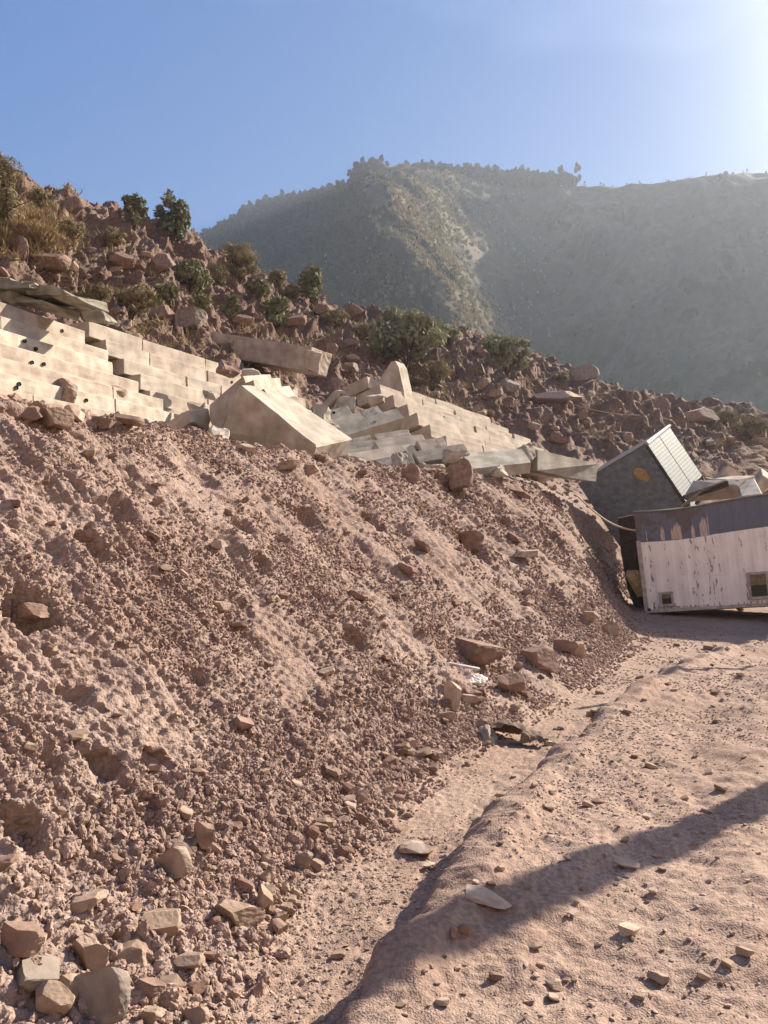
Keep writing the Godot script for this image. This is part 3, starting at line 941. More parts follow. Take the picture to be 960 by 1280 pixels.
	part("torn_lining", slab(patch, Vector3(0, 0, -.015)), M.foam, b)
	var curl := []
	for k in 9: curl.append(Vector3(sx * (1.75 + .2 * cos(k * .5)), .12 + .18 * sin(k * .45), -.3 - k * .2))
	part("bent_strip", mesh_of(tube(curl, .05, .03, 5)), M.rust, b)
	# cable, planks and litter round the cabins
	var cb := []
	for k in 20:
		var f := k / 19.0
		cb.append(spot(lerpf(722, 806, f), lerpf(620, 664, f) + 12.0 * sin(PI * f), lerpf(18.6, 17.0, f)))
	tag(part("cable", mesh_of(tube(cb, .022, .022, 5)), M.cable, self), "tan cable sagging from the bank edge down to the white cabin", "cable")
	cb = []
	for k in 12:
		var f := k / 11.0
		cb.append(spot(lerpf(718, 800, f), lerpf(506, 519, f) + 3.0 * sin(PI * f), lerpf(30, 26, f)))
	tag(part("cable", mesh_of(tube(cb, .018, .018, 5)), M.cable, self), "thin pale cable stretched over the rubble above the dark cabin", "cable")
	var gap := []
	for p in [[772, 648, 18.9], [812, 640, 18.5], [818, 700, 18.3], [818, 772, 18.2], [796, 768, 18.3], [784, 735, 18.5], [776, 690, 18.8]]: gap.append(spot(p[0], p[1], p[2]))
	solid("buckled_sheet", "rusty buckled sheet standing in the gap left of the white cabin", "metal sheet", "", gap, Vector3(.03, .02, -.09), M.rust)
	var planks := [[797, 728, 17.3, .3, .55, .25, .2, "yellowish torn panel at the white cabin's left corner", M.foam], [895, 612, 19.6, 1.3, .3, .5, .2, "pale concrete block among debris behind the white cabin", M.concrete_pink], [918, 608, 19.8, .9, .5, .6, .25, "large pale broken block behind the white cabin's roof", M.concrete], [936, 615, 18.8, 1.2, .2, .4, .15, "flat bright slab just above the white cabin's top edge", M.concrete_white], [868, 622, 18.6, .8, .1, .12, .5, "short pale timber beside the dark cabin", M.foam],
		[882, 612, 19.0, 1.0, .08, .5, .7, "bent rusty sheet between the two cabins", M.rust], [948, 604, 21.0, 1.4, .25, .6, .3, "long pale slab at the right edge behind the cabins", M.concrete_pink], [905, 600, 20.6, .7, .4, .5, .4, "tilted pale block at the back of the debris", M.concrete]]
	for p in planks:
		var x := part("debris", mesh_of(block(Vector3(p[3], p[4], p[5]), .02, .05, r)), p[8], self, Transform3D(Basis(Vector3(0, 0, 1), p[6]) * turn(r, Vector3.UP, .25), spot(p[0], p[1], p[2])))
		tag(x, p[7], "debris", "debris behind the cabins")

func window(cab: Node, p: Vector3, w: float, h: float, r: RandomNumberGenerator):
	var f := part("window", mesh_of(block(Vector3(w + .1, .05, .06), .006, .003, r)), M.cabin_white, cab, Transform3D(Basis(), p + Vector3(0, h / 2 + .02, .03)))
	part("sill", mesh_of(block(Vector3(w + .16, .06, .09), .006, .003, r)), M.cabin_white, f, Transform3D(Basis(), Vector3(0, -h - .05, .01)))
	part("jamb", mesh_of(block(Vector3(.05, h, .06), .006, .003, r)), M.cabin_white, f, Transform3D(Basis(), Vector3(-w / 2 - .02, -h / 2 - .02, 0)))
	part("jamb", mesh_of(block(Vector3(.05, h, .06), .006, .003, r)), M.cabin_white, f, Transform3D(Basis(), Vector3(w / 2 + .02, -h / 2 - .02, 0)))
	part("pane", mesh_of(block(Vector3(w, h, .01), .002, .0, r)), M.pane, f, Transform3D(Basis(), Vector3(0, -h / 2 - .02, -.004)))
	part("board", mesh_of(block(Vector3(w * .95, h * .45, .012), .002, .01, r)), M.cabin_tan, f, Transform3D(Basis(), Vector3(0, -h * .3, .006)))

# ---------------------------------------------------------------- stones that can be pointed out
func rock(u: float, v: float, w: float, h: float, mesh: Mesh, m: Material, label: String, group: String, r: RandomNumberGenerator, called := "stone", category := "stone", sink := .28, lean := .25):
	var k := at(u, v)
	var d := -P[k].z
	var sx := w * d / F
	var sy := h * d / F
	var o := part(called, mesh, m, self)
	var b := Basis(Vector3.UP, r.randf_range(-.5, .5)) * Basis(Vector3(0, 0, 1), r.randf_range(-lean, lean))
	o.transform = Transform3D(b.scaled_local(Vector3(sx * 1.1, sy * 1.35, sx * r.randf_range(.7, 1.0))), P[k] + N[k] * sy * .1 + Vector3(0, sy * (.5 - sink), 0))
	tag(o, label, category, group)
	return o

func build_stones():
	var r := RandomNumberGenerator.new()
	r.seed = 15
	var big := []
	for k in 9: big.append(stone(200 + k, 4, 7, .5, .045, true))
	var med := []
	for k in 8: med.append(stone(300 + k, 2, 6, .5, .06, true))
	# foreground pile and toe of the bank: [bearing, height, width, height, tone, what it is]
	var named := [
		[118, 1262, 66, 62, 1, "large bluish-grey flat-faced stone at the bottom of the corner pile"], [62, 1262, 50, 55, 0, "tan slab of stone left of the bluish-grey one"], [84, 1248, 42, 42, 0, "square tan stone in the middle of the corner pile"],
		[110, 1205, 46, 48, 0, "pointed brown stone leaning on top of the corner pile"], [40, 1228, 62, 32, 1, "long grey stone lying across the corner pile"], [160, 1200, 48, 32, 0, "grey-brown stone just right of the pointed one"],
		[196, 1165, 38, 42, 0, "upright blocky stone above the corner pile"], [20, 1195, 55, 65, 2, "big earthy boulder at the left edge above the corner pile"], [100, 1130, 50, 20, 0, "flat stone sticking out of the lower bank"],
		[213, 1090, 42, 34, 0, "rounded brown stone at the foot of the bank"], [222, 1063, 38, 22, 0, "flat-topped stone right above the rounded brown one"], [254, 1052, 42, 36, 2, "lumpy reddish stone beside the flat-topped one"],
		[290, 1150, 62, 36, 0, "wide tan stone half buried at the road edge"], [330, 1132, 24, 36, 0, "narrow tan stone against the wide half-buried one"], [335, 1100, 18, 20, 0, "small cube-like stone above the narrow tan one"],
		[233, 1206, 28, 20, 0, "rounded pale stone between the pile and the road"], [185, 1240, 34, 26, 2, "reddish clod below the blocky stone"], [185, 1272, 28, 24, 0, "small tan stone at the bottom beside the pile"], [240, 1272, 30, 20, 0, "flat stone at the bottom edge near the road"],
		[519, 1062, 50, 16, 3, "flat whitish-pink stone lying alone in the wheel track"], [560, 880, 34, 42, 3, "pale rounded boulder at the foot of the bank"], [722, 818, 20, 26, 3, "pale stone with a dark side near the shaded bank foot"],
		[598, 825, 76, 42, 2, "broad flat-faced brown boulder half buried in the bank foot"], [672, 828, 52, 32, 2, "long reddish rock right of the broad boulder"], [632, 862, 30, 34, 2, "squarish brown rock below the broad boulder"], [706, 812, 28, 26, 2, "dark rock touching the pale dark-sided stone"],
		[732, 772, 22, 18, 0, "small block at the edge of the cabin's shadow"], [760, 788, 24, 16, 0, "flat stone at the bank foot by the cabin's shadow"], [600, 1120, 64, 16, 3, "long pale stone set in the lip between the wheel tracks"],
		[566, 1170, 16, 15, 2, "left of two round stones in the shadow on the rut lip"], [580, 1166, 18, 18, 2, "right of two round stones in the shadow on the rut lip"], [785, 1164, 32, 14, 3, "pale flat stone on the right-hand road surface below the shadow"], [688, 1232, 22, 12, 3, "narrow pale flake lying near the bottom of the road"],
		[783, 1080, 24, 12, 3, "pale chip lying at the edge of the long shadow"], [932, 1198, 20, 16, 0, "small brown stone at the right edge of the road"], [826, 1230, 24, 14, 0, "brown stone low on the right side of the road"],
		[68, 502, 54, 34, 0, "large angular boulder at the foot of the left wall"], [130, 502, 46, 32, 0, "angular boulder right of the largest one below the left wall"], [92, 520, 42, 18, 3, "pale smooth stone between the two angular boulders"], [62, 528, 46, 30, 0, "rough boulder in front of the pale smooth stone"], [128, 528, 36, 22, 2, "brown rock in front of the right angular boulder"], [36, 520, 30, 20, 2, "low rock left of the boulders at the left wall"], [160, 530, 30, 18, 2, "low reddish rock right of the wall boulders"],
		[362, 584, 28, 18, 0, "grey stone under the biggest block at the bank edge"], [386, 588, 22, 18, 0, "grey stone second from the biggest block at the bank edge"], [510, 596, 22, 22, 2, "brown block stuck in the bank edge under the central slabs"], [305, 562, 26, 12, 3, "pale chip at the bank edge left of the biggest block"], [40, 770, 62, 22, 2, "flat brown stone jutting from the left of the bank"],
		[272, 760, 22, 14, 3, "pale flake in the middle of the bank"], [302, 908, 30, 18, 2, "brown flake low in the middle of the bank"], [268, 682, 22, 12, 3, "small pale flake high on the bank"], [405, 842, 16, 12, 3, "small pale flake right of the bank's middle"], [590, 690, 26, 44, 2, "upright brown boulder stuck in the upper right bank"], [655, 694, 36, 12, 3, "thin pale stone lying in the right part of the bank"], [570, 600, 30, 34, 2, "dark block under the lip of the bank's right part"]]
	var tones := [M.stone_tan, M.stone_grey, M.stone_brown, M.stone_pale]
	for k in named.size():
		var s: Array = named[k]
		rock(s[0], s[1], s[2], s[3], big[k % 9], tones[s[4]], s[5], "", r)
	# boulders of the rubble slope
	var up := [[635, 487, 28, 30, 1, "large light boulder right above the tilted steps"], [690, 496, 62, 14, 3, "long flat pale slab lying in the rubble slope"], [728, 470, 32, 18, 1, "pale rounded boulder on the slope's skyline"], [716, 467, 18, 14, 1, "smaller boulder left of the skyline boulder"], [726, 520, 14, 20, 2, "dark upright boulder in the rubble right of the steps"], [592, 462, 24, 16, 1, "flat light boulder below the right bush"],
		[240, 405, 36, 46, 1, "tall grey boulder above the walls"], [320, 365, 34, 30, 2, "pinkish rock face above the long beam"], [60, 335, 40, 30, 2, "leaning strata rock above the left wall"], [150, 330, 36, 26, 2, "shaded rock ledge under the left skyline"], [200, 335, 30, 24, 2, "rock rib right of the shaded ledge"], [85, 262, 30, 18, 2, "rock knob on the left skyline"], [440, 395, 36, 22, 2, "rock ledge on the skyline left of the olive tree"], [400, 390, 26, 18, 2, "rock on the skyline beside the round tree"], [480, 400, 28, 18, 2, "rock close to the olive tree's left"],
		[408, 440, 26, 30, 2, "brown block just right of the long beam"], [424, 490, 34, 26, 2, "brown boulder left of the fin-shaped shard"], [520, 478, 50, 12, 1, "flat grey rock behind the fin-shaped shard"], [600, 440, 22, 22, 2, "boulder on the skyline left of the right bush"], [875, 522, 40, 18, 3, "pale flat boulder at the end of the skyline"], [825, 515, 20, 20, 2, "dark boulder on the skyline above the dark cabin"], [780, 548, 26, 18, 1, "light boulder left of the dark cabin's top"], [945, 555, 40, 14, 3, "pale slab at the right edge above the cabins"], [850, 530, 36, 14, 2, "brown boulder behind the dark cabin's top"],
		[385, 470, 18, 14, 1, "small block at the right end of the upper wall"], [270, 345, 26, 22, 2, "brown rock below the leaning tree"], [360, 405, 30, 20, 2, "brown rock left of the round tree's foot"], [300, 400, 30, 20, 2, "brown rock above the beam's left half"], [200, 395, 30, 20, 2, "rock below the brown scrub"], [20, 322, 34, 30, 2, "rock buttress at the left edge above the wall"]]
	for k in up.size():
		var s: Array = up[k]
		rock(s[0], s[1], s[2], s[3], big[(k * 4 + 1) % 9], tones[s[4]], s[5], "", r, "boulder", "boulder", .42, .5)
	# many alike rubble stones on the slope, stones on the road and in the bank
	for q in 130:
		var u := r.randf_range(0, 955)
		var top := lerpf(255, 315, u / 240.0) if u < 240 else (lerpf(315, 400, (u - 240) / 160.0) if u < 400 else lerpf(400, 520, (u - 400) / 480.0))
		var bot := 350.0 if u < 130 else (lerpf(395, 480, (u - 130) / 300.0) if u < 430 else lerpf(470, 570, (u - 430) / 320.0))
		var v := lerpf(top + 4, bot, sqrt(r.randf()))
		var w := lerpf(4, 18, pow(r.randf(), 2.6))
		var tn := r.randi_range(0, 4)
		var where := place_of([[40, 320, "above the left wall"], [130, 290, "under the left skyline"], [210, 330, "below the leaning tree"], [280, 380, "above the beam's left end"], [350, 390, "near the round tree"], [430, 430, "right of the beam"], [520, 440, "around the olive tree"], [600, 470, "above the tilted steps"], [660, 500, "beside the long flat slab"], [730, 490, "below the skyline boulder"], [740, 545, "left of the dark cabin"], [830, 525, "above the dark cabin"], [920, 545, "at the slope's right end"]], u, v)
		rock(u, v, w * 1.1, w * r.randf_range(.6, 1), med[q % 8], [M.stone_brown, M.stone_tan, M.stone_red, M.stone_tan, M.stone_grey][tn], "%s %s rock in the rubble %s" % ["large" if w > 11 else "small", ["brown", "tan", "dark reddish", "tan", "grey"][tn], where], "rubble of the upper slope", r, "rubble_rock", "rock", .3, .6)
	for q in 150:
		var v := lerpf(800, 1275, r.randf())
		var lo := lerpf(800, 300, (v - 800) / 475.0)
		var u := r.randf_range(lo, 955)
		var w := lerpf(5, 15, pow(r.randf(), 2.5)) * lerpf(.7, 1.3, (v - 800) / 475.0)
		var tn := r.randi_range(0, 3)
		var where := place_of([[880, 810, "in front of the white cabin"], [780, 900, "on the far part of the rut lip"], [900, 900, "on the road right of the rut"], [660, 1000, "in the track beside the rut lip"], [860, 1000, "just above the long shadow"], [500, 1150, "in the near wheel track"], [640, 1130, "in or beside the shadow on the rut"], [760, 1130, "below the long shadow"], [900, 1120, "at the right edge below the shadow"], [620, 1250, "at the bottom beside the rut"], [800, 1240, "at the bottom of the road"], [930, 1250, "in the bottom right corner"], [380, 1260, "at the bottom of the near track"]], u, v)
		rock(u, v, w * 1.2, w * .6, med[(q * 3) % 8], [M.stone_tan, M.stone_pale, M.stone_brown, M.stone_tan][tn], "%s %s loose stone %s" % ["large" if w > 10 else "small", ["tan", "pale", "brown", "tan"][tn], where], "loose stones on the road", r, "loose_stone", "stone", .3, .3)
	for q in 150:
		var v := lerpf(560, 1180, r.randf())
		var hi := 740.0 if v < 760 else lerpf(700, 340, (v - 760) / 420.0)
		var u := r.randf_range(5, hi)
		var w := lerpf(7, 20, pow(r.randf(), 2.2))
		var tn := r.randi_range(0, 3)
		var where := place_of([[60, 600, "high at the left edge"], [60, 760, "near the jutting flat stone"], [60, 950, "low at the left edge"], [200, 600, "below the pale blocks"], [220, 760, "left of the middle flake"], [220, 950, "low on the left half"], [380, 640, "under the biggest block"], [380, 800, "in the middle"], [380, 960, "low in the middle"], [540, 640, "under the central slabs"], [540, 780, "above the broad boulder"], [680, 660, "under the curved slab"], [680, 760, "beside the cabin's shadow"]], u, v)
		rock(u, v, w * 1.3, w * .7, med[(q * 5) % 8], [M.stone_brown, M.stone_tan, M.stone_red, M.stone_brown][tn], "%s %s stone stuck in the bank %s" % ["large" if w > 13 else "small", ["brown", "tan", "reddish", "brown"][tn], where], "stones stuck in the bank", r, "embedded_stone", "stone", .38, .6)
	for q in 120:      # chunks along the foot of the bank
		var f := r.randf()
		var v := lerpf(800, 1270, f) + r.randf_range(-25, 10)
		var u := lerpf(770, 210, pow(f, .8)) + r.randf_range(-70, 20)
		var w := lerpf(8, 24, pow(r.randf(), 1.8)) * lerpf(.7, 1.3, f)
		var tn := r.randi_range(0, 2)
		var where := place_of([[740, 800, "by the cabin's shadow"], [660, 850, "beside the broad boulder"], [580, 920, "near the torn sack"], [480, 990, "left of the torn sack"], [400, 1060, "above the whitish stone in the track"], [320, 1130, "near the wide half-buried stone"], [220, 1200, "right of the corner pile"], [100, 1220, "in the corner pile"]], u, v)
		rock(u, v, w, w * .8, med[(q * 7) % 8], [M.stone_brown, M.stone_tan, M.stone_red][tn], "%s %s lump at the bank foot %s" % ["large" if w > 15 else "small", ["brown", "tan", "reddish"][tn], where], "lumps at the foot of the bank", r, "fallen_lump", "stone", .3, .6)

func place_of(list: Array, u: float, v: float) -> String:      # the landmark nearest to a stone
	var best := ""
	var near := 1e9
	for e in list:
		var d := Vector2(u - e[0], v - e[1]).length()
		if d < near:
			near = d
			best = e[2]
	return best

# ---------------------------------------------------------------- plants of the near slope
func shrub(u: float, v: float, w: float, h: float, kind: int, sd: int, label: String, category: String, called: String, lift := .5):
	var k := at(u, v)
	var p := P[k]
	var d := -p.z
	var sw := w * d / F * .5
	var sh := h * d / F
	var cols := [[Color(.13, .13, .068), Color(.25, .24, .135)], [Color(.18, .145, .085), Color(.30, .245, .15)], [Color(.105, .115, .08), Color(.20, .20, .135)], [Color(.17, .175, .115), Color(.33, .33, .235)]]
	var root := thing(called, label, category, p)
	part("trunk", limbs(sd, sh * .75, Vector3(sw, 0, sw), 6, maxf(.02, sh * .022)), M.bark, root)
	var leaf := d * .0036
	var n := int(clampf(w * h * .75, 500, 5000))
	var c := crown(sd + 1, 34, n, leaf, Vector3(sw, sh * .5, sw), cols[kind][0], cols[kind][1], .45 if kind != 1 else .2)
	part("crown", c, M.leaf, root, Transform3D(Basis(), Vector3(0, sh * lift, 0)))

func build_plants():
	shrub(2, 300, 62, 112, 1, 701, "tall brownish-green tree cut by the left edge of the picture", "tree", "edge_tree", .55)
	shrub(171, 284, 34, 42, 2, 703, "small thin tree on the left skyline", "tree", "skyline_tree", .62)
	shrub(217, 305, 50, 64, 2, 705, "bushy leaning tree on the left skyline, right of the small thin one", "tree", "skyline_tree", .52)
	shrub(240, 370, 54, 54, 0, 707, "olive-yellow shrub on the slope below the leaning tree", "shrub", "shrub")
	shrub(165, 396, 90, 44, 1, 709, "low brown scrub above the gap in the walls", "shrub", "shrub")
	shrub(290, 398, 30, 32, 0, 711, "small green bush above the long beam's left end", "shrub", "shrub")
	shrub(345, 408, 56, 40, 0, 713, "spreading yellow-green shrub above the middle of the beam", "shrub", "shrub")
	shrub(303, 350, 70, 48, 1, 715, "twiggy bush on the skyline right of the leaning tree", "shrub", "shrub")
	shrub(345, 356, 26, 24, 1, 717, "sparse dry bush left of the round tree", "shrub", "shrub")
	shrub(388, 386, 38, 54, 0, 719, "small round tree on the skyline in front of the far hill", "tree", "round_tree", .58)
	shrub(508, 456, 112, 80, 3, 721, "large grey-green olive tree behind the fin-shaped shard", "tree", "olive_tree", .5)
	shrub(545, 476, 48, 30, 1, 723, "dry bush at the olive tree's right foot", "shrub", "shrub")
	shrub(634, 464, 70, 54, 3, 725, "grey-green bush on the skyline right of the olive tree", "shrub", "shrub")
	shrub(942, 550, 50, 34, 1, 727, "dry yellowish bush at the right edge above the cabins", "shrub", "shrub")
	shrub(255, 388, 30, 26, 0, 729, "green tuft beside the tall grey boulder", "shrub", "shrub")
	shrub(105, 376, 18, 14, 0, 731, "yellow-green tuft on the left wall's broken top", "shrub", "shrub")
	for e in [[125, 372, 34, 24, 1, "low scrub at the right end of the left wall's top"], [205, 380, 40, 30, 0, "olive scrub between the brown scrub and the tall boulder"], [268, 352, 40, 26, 1, "dry scrub right of the olive-yellow shrub"], [322, 372, 36, 26, 0, "scrub above the pinkish rock face"], [365, 372, 28, 20, 1, "dry tuft left of the round tree's foot"], [420, 410, 40, 24, 1, "yellowish tuft on the slope right of the round tree"], [460, 424, 44, 28, 1, "dry bush at the olive tree's left foot"], [560, 430, 36, 26, 3, "small grey bush between the olive tree and the right bush"], [90, 300, 46, 26, 1, "dry scrub beside the golden grass"], [140, 305, 40, 22, 1, "brown scrub under the small thin tree"], [55, 262, 40, 26, 1, "brown scrub on the left skyline near the edge tree"], [700, 478, 24, 12, 1, "tiny tuft left of the skyline boulder"], [905, 528, 34, 18, 1, "dry tuft on the skyline's right end"]]:
		shrub(e[0], e[1], e[2], e[3], e[4], 740 + int(e[0]), e[5], "shrub", "shrub")
	# dry grass on the left slope
	var r := RandomNumberGenerator.new()
	r.seed = 41
	var v := PackedVector3Array()
	var c := PackedColorArray()
	for q in 1500:
		var k := at(clampf(r.randfn(36, 24), 0, 120), clampf(r.randfn(292, 14), 262, 325))
		var p := P[k] + Vector3(r.randf_range(-.3, .3), 0, r.randf_range(-.3, .3))
		var e := Color(.24, .165, .09).lerp(Color(.34, .25, .15), r.randf())
		for b in 7:
			var t := Vector3(r.randfn() * .14, r.randf_range(.10, .30), r.randfn() * .14)
			var s := Vector3(r.randfn(), 0, r.randfn()).normalized() * .025
			v.append_array([p - s, p + s, p + t])
			for z in 3: c.append(e)
	tag(part("dry_grass", mesh_of(v, PackedInt32Array(), PackedVector3Array(), c), M.leaf, self), "golden dry grass on the slope at the left edge", "grass", "", "stuff")
	# thin dry grass and low scrub all over the upper slope
	v = PackedVector3Array()
	c = PackedColorArray()
	var gn := noise(.22, 2, 43)
	for q in 2600:
		var i := r.randi_range(colj[3], colj[10])
		var j := r.randi_range(rowj[12], rowj[14])
		var p := P[i * nt + j]
		if gn.get_noise_3dv(p) < .02: continue
		var e := Color(.17, .135, .075).lerp(Color(.33, .26, .16), r.randf())
		for b in 9:
			var t := Vector3(r.randfn() * .2, r.randf_range(.08, .38), r.randfn() * .2)
			var o := Vector3(r.randfn(), 0, r.randfn()) * .16
			var w := Vector3(r.randfn(), 0, r.randfn()).normalized() * .022
			v.append_array([p + o - w, p + o + w, p + o + t])
			for z in 3: c.append(e)
	tag(part("slope_grass", mesh_of(v, PackedInt32Array(), PackedVector3Array(), c), M.leaf, self), "thin dry grass growing between the rocks of the upper slope", "grass", "", "stuff")
	# a bare twig on the skyline
	var k := at(84, 262)
	var tw := limbs(733, 1.1, Vector3(.3, 0, .3), 3, .018)
	tag(part("bare_sapling", tw, M.bark, self, Transform3D(Basis(), P[k])), "bare thin sapling on the left skyline knob", "sapling")

# ---------------------------------------------------------------- litter by the road and the pole beyond the frame
func build_litter():
	var r := RandomNumberGenerator.new()
	r.seed = 51
	var k := at(575, 838)
	var p := P[k] + N[k] * .04
	var d := -p.z
	tag(part("white_strip", mesh_of(block(Vector3(.28, .02, .05), .004, .004, r)), M.cabin_white, self, Transform3D(Basis(Vector3(0, 0, 1), -.18), p + Vector3(0, .03, .06))), "thin white strip stuck in front of the broad brown boulder", "strip")
	k = at(592, 853)
	tag(part("crumpled_bag", stone(401, 3, 7, .5, .16), M.bag, self, Transform3D(Basis.from_scale(Vector3(.17, .15, .15)), P[k] + N[k] * .04)), "crumpled white bag beside the white strip", "bag")
	# a torn sack, humped, with an open dark fold
	k = at(640, 926)
	var c := P[k] + Vector3(0, .03, .0)
	var v := PackedVector3Array()
	var idx := PackedInt32Array()
	var nx := 40
	var ny := 16
	var nz := noise(5.0, 3, 52)
	for i in nx + 1:
		for j in ny + 1:
			var f := i / float(nx)
			var g := j / float(ny)
			var a := PI * g
			var hump := .13 * sin(PI * clampf(f * 1.05, 0, 1)) * (1.0 - .45 * f) + .015
			var q := Vector3((f - .5) * .50, sin(a) * hump, cos(a) * (.10 + .04 * sin(f * 5.0)))
			q += Vector3(nz.get_noise_3dv(q * 3.0), nz.get_noise_3dv(q * 3.0 + Vector3.ONE * 9.0), 0) * .03
			v.append(q)
	for i in nx:
		for j in ny:
			if i > 7 and i < 24 and j > 0 and j < 6: continue      # torn open on the road side
			var q := i * (ny + 1) + j
			idx.append_array([q, q + 1, q + ny + 1, q + ny + 1, q + 1, q + ny + 2])
	var st := SurfaceTool.new()
	st.create_from_arrays(mesh_of(v, idx).surface_get_arrays(0))
	st.generate_normals()
	var sack := thing("torn_sack", "torn dusty brown sack lying at the edge of the wheel track", "sack", c)
	sack.rotation.y = -.12
	part("cloth", st.commit(), M.sack, sack)
	part("pale_end", st.commit(), M.sack_pale, sack, Transform3D(Basis(Vector3.UP, 2.7).scaled(Vector3(.42, .8, .75)), Vector3(-.22, .0, .02)))
	k = at(925, 762)
	tag(part("yellow_scrap", stone(403, 2, 7, .5, .3), M.yellow, self, Transform3D(Basis.from_scale(Vector3(.16, .12, .1)), P[k] + Vector3(0, .04, 0))), "small yellow scrap on the road under the white cabin", "scrap")
	# wooden pole right of the frame; its shadow crosses the road
	var base := Vector3(4.9, -.15, -6.23)
	var pole := thing("utility_pole", "wooden utility pole standing beyond the right edge; its long shadow crosses the road", "pole", base)
	part("shaft", mesh_of(tube([Vector3(0, -.4, 0), Vector3(.02, 3, 0), Vector3(0, 7.5, 0)], .14, .10, 12)), M.bark, pole)
	var post := thing("marker_post", "thin post standing beyond the right edge; its narrow shadow falls across the far rut", "post", Vector3(6.7, -.35, -10.8))
	part("shaft", mesh_of(tube([Vector3(0, -.3, 0), Vector3(0, 3.7, 0)], .055, .045, 8)), M.bark, post)
	part("crossarm", mesh_of(block(Vector3(1.4, .1, .1), .01, .005, r)), M.bark, pole, Transform3D(Basis(), Vector3(0, 7.1, .12)))

# ---------------------------------------------------------------- scene
func _ready():
	rng.seed = 5
	var cam := Camera3D.new()
	cam.name = "camera"
	cam.fov = rad_to_deg(2.0 * atan(640.0 / F))
	cam.near = .05
	cam.far = 4000
	cam.position = EYE
	add_child(cam)
	cam.current = true
	var az := deg_to_rad(53.0)
	var el := deg_to_rad(30.0)
	var to_sun := Vector3(sin(az) * cos(el), sin(el), -cos(az) * cos(el))
	var sun := DirectionalLight3D.new()
	sun.name = "sun"
	sun.basis = Basis.looking_at(-to_sun)
	sun.light_energy = 1.6
	sun.light_color = Color(1.0, .955, .88)
	sun.light_angular_distance = .5
	sun.shadow_enabled = true
	add_child(sun)
	var sky := ProceduralSkyMaterial.new()
	sky.sky_top_color = Color(.165, .295, .47)
	sky.sky_horizon_color = Color(.325, .455, .595)
	sky.sky_curve = .18
	sky.ground_horizon_color = Color(.42, .38, .35)
	sky.ground_bottom_color = Color(.36, .30, .26)
	sky.sun_angle_max = 75.0
	sky.sun_curve = .165
	sky.sky_energy_multiplier = 1.0
	var cir := Image.create(768, 384, false, Image.FORMAT_RGBA8)
	var cn := noise(.012, 5, 91)
	for y in 200:
		for x in 768:
			var th := TAU * x / 768.0
			var f := clampf(cn.get_noise_3d(cos(th) * 70.0 + y * .5, sin(th) * 70.0 - y * .4, y * 1.6) * 1.7 - .12, 0, 1)
			cir.set_pixel(x, y, Color(1, 1, 1, f))
	sky.sky_cover = ImageTexture.create_from_image(cir)
	sky.sky_cover_modulate = Color(.34, .36, .38, 1.0)
	var env := Environment.new()
	env.background_mode = Environment.BG_SKY
	env.sky = Sky.new()
	env.sky.sky_material = sky
	env.tonemap_mode = Environment.TONE_MAPPER_LINEAR
	env.tonemap_exposure = 2.75
	env.volumetric_fog_enabled = true
	env.volumetric_fog_density = .00038
	env.volumetric_fog_albedo = Color(.90, .94, 1.0)
	env.volumetric_fog_anisotropy = .45
	env.sdfgi_enabled = true
	env.ssao_enabled = true
	env.ssil_enabled = true
	var we := WorldEnvironment.new()
	we.name = "air"
	we.environment = env
	add_child(we)
	materials()
	build_ground()
	print("ground ", ns, "x", nt, " ", Time.get_ticks_msec())
	build_hill()
	print("hill ", Time.get_ticks_msec())
	build_walls()
	build_cabins()
	build_stones()
	build_plants()
	hill_plants()
	build_litter()
	var peb := []
	for k in 4: peb.append(stone(100 + k, 2, 5, .45, .42))
	var chip := []
	for k in 5: chip.append(stone(150 + k, 1, 5, .5, .08, true))
	var earth := [Color(.44, .30, .235), Color(.32, .20, .155)]
	var dust := [Color(.56, .43, .35), Color(.42, .30, .235)]
	scatter("bank_clods", "crumbled reddish clods covering the face of the earth bank", "earth", peb, M.clod, 150000, colj[1], colj[9], rowj[6], rowj[10], .005, .026, 4.5, earth, 61, .5)
	scatter("toe_clods", "loose clods heaped along the foot of the earth bank", "earth", peb, M.clod, 24000, colj[1], colj[8], rowj[6] - 14, rowj[7] + 24, .006, .045, 5.0, earth, 62, .25)
	scatter("road_gravel", "fine gravel scattered over the dirt road", "gravel", chip, M.clod, 42000, colj[1], colj[8], rowj[1], rowj[6], .005, .026, 5.0, dust, 63, .5, .5)
	scatter("slope_rubble", "small broken stones littering the upper slope", "rubble", chip, M.clod, 15000, colj[3], colj[10], rowj[11], rowj[14], .03, .26, 7.0, [Color(.26, .165, .13), Color(.40, .31, .25)], 64, .62)
	scatter("ledge_rubble", "earth and rubble strewn between the bank top and the walls", "rubble", peb, M.clod, 9000, colj[2], colj[9], rowj[10] - 8, rowj[11] + 4, .03, .16, 4.0, earth, 65)
	print("done ", Time.get_ticks_msec())

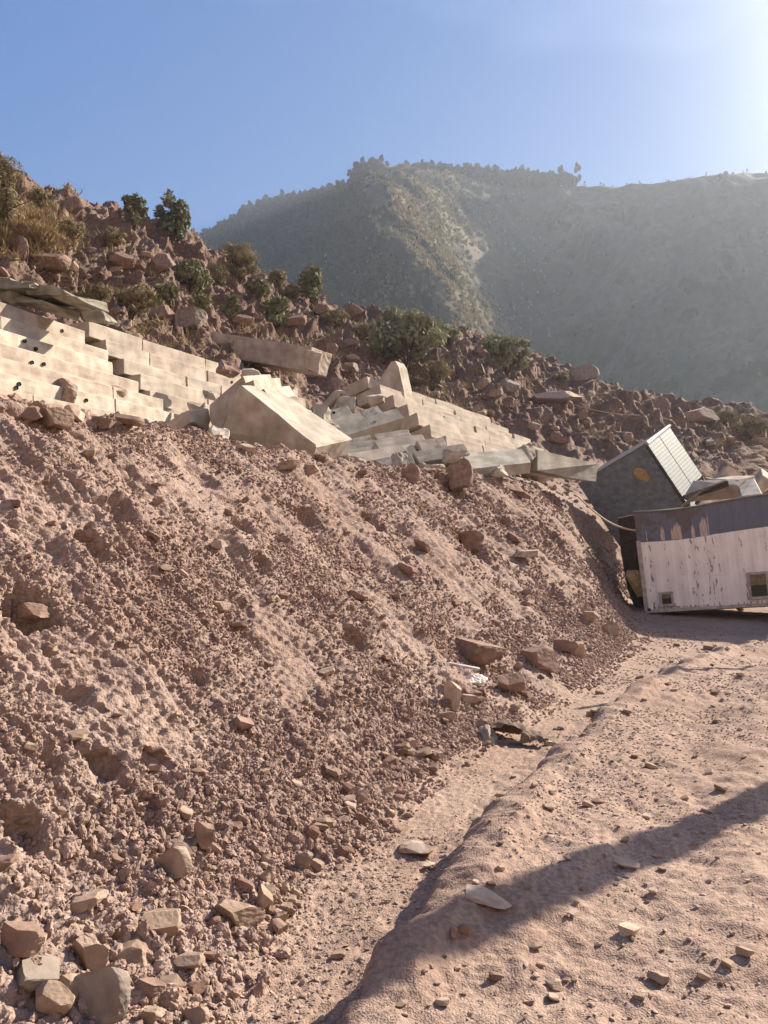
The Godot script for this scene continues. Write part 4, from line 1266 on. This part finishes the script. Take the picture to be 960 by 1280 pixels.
func materials():
	var W := Color.WHITE
	var grain := noise_tex(.02, 5, 1, Color(.66, .66, .66), W)
	var grit := noise_tex(.06, 4, 2, Color.BLACK, W)
	var cells := noise_tex(.045, 3, 3, Color.BLACK, W, 512, FastNoiseLite.TYPE_CELLULAR)
	var blot := noise_tex(.008, 5, 4, Color(.66, .645, .63), W)
	var soilm := mat("soil", Color(1, 1, 1), 1.0, grain, 1.9, grit, 1.0, true, true)
	mat("road", Color(1, 1, 1), 1.0, grain, 2.9, grit, .45, true, true)
	mat("slope", Color(1, 1, 1), 1.0, grain, .35, cells, 6.0, true, true)
	mat("clod", Color(1, 1, 1), 1.0, grain, 2.3, null, 1.0, true, true)
	mat("hill", Color(1, 1, 1), 1.0, grain, .02, null, 1.0, true, true)
	mat("opposite", lin(.50, .38, .29), 1.0, grain, .1)
	mat("valley", lin(.10, .10, .06), 1.0, grain, .02)
	mat("concrete", lin(.56, .485, .405), .92, blot, .45, grit, .35)
	mat("concrete_pink", lin(.56, .468, .392), .92, blot, .5, grit, .35)
	mat("concrete_grey", lin(.50, .46, .385), .92, blot, .6, grit, .4)
	for k in ["concrete", "concrete_pink", "concrete_grey"]: M[k].uv1_scale = Vector3(.55, .42, .55)
	mat("concrete_white", lin(.66, .60, .50), .92, blot, .7, grit, .4)
	mat("mortar", lin(.34, .315, .25), .95, blot, .8, grit, .6)
	mat("pipe", lin(.035, .032, .03), .6)
	mat("stone_tan", lin(.42, .31, .235), .95, blot, 2.1)
	mat("stone_grey", lin(.36, .30, .255), .95, blot, 1.7)
	mat("stone_brown", lin(.33, .225, .178), .95, blot, 1.9, grit, .15)
	mat("stone_red", lin(.29, .18, .14), .95, blot, 1.9, grit, .15)
	mat("stone_pale", lin(.56, .43, .34), .95, blot, 2.4)
	mat("leaf", Color(1, 1, 1), .8, null, 1.0, null, 1.0, true, true)
	M.leaf.backlight_enabled = true
	M.leaf.backlight = Color(.5, .5, .4)
	mat("leaf_far", Color(1, 1, 1), .9, null, 1.0, null, 1.0, true, true)
	mat("bark", lin(.13, .09, .065), .95, grain, 3.0)
	var cab := StandardMaterial3D.new()
	cab.resource_name = "cabin"
	cab.albedo_texture = cabin_paint()
	cab.roughness = .55
	M["cabin"] = cab
	mat("cabin_white", lin(.58, .53, .52), .6, blot, 2.0)
	mat("cabin_grey", lin(.22, .19, .18), .7, blot, 1.5)
	mat("cabin_tan", lin(.30, .235, .15), .9, blot, 3.0)
	mat("rust", lin(.10, .065, .05), .9, blot, 2.0)
	mat("blue", lin(.21, .24, .29), .65, blot, 1.2)
	mat("steel", lin(.12, .13, .138), .65, blot, 1.4)
	M.steel.metallic = .15
	mat("foam", lin(.50, .36, .17), .95, blot, 3.0)
	mat("cable", lin(.46, .36, .24), .8)
	mat("pane", lin(.06, .055, .045), .2)
	mat("bag", lin(.68, .62, .56), .8, null, 1.0, grit, .5)
	mat("sack", lin(.30, .22, .17), .95, grain, 6.0, grit, .5)
	mat("sack_dark", lin(.22, .165, .13), .95)
	mat("sack_pale", lin(.44, .36, .29), .95, grain, 6.0)
	mat("yellow", lin(.55, .36, .06), .7)
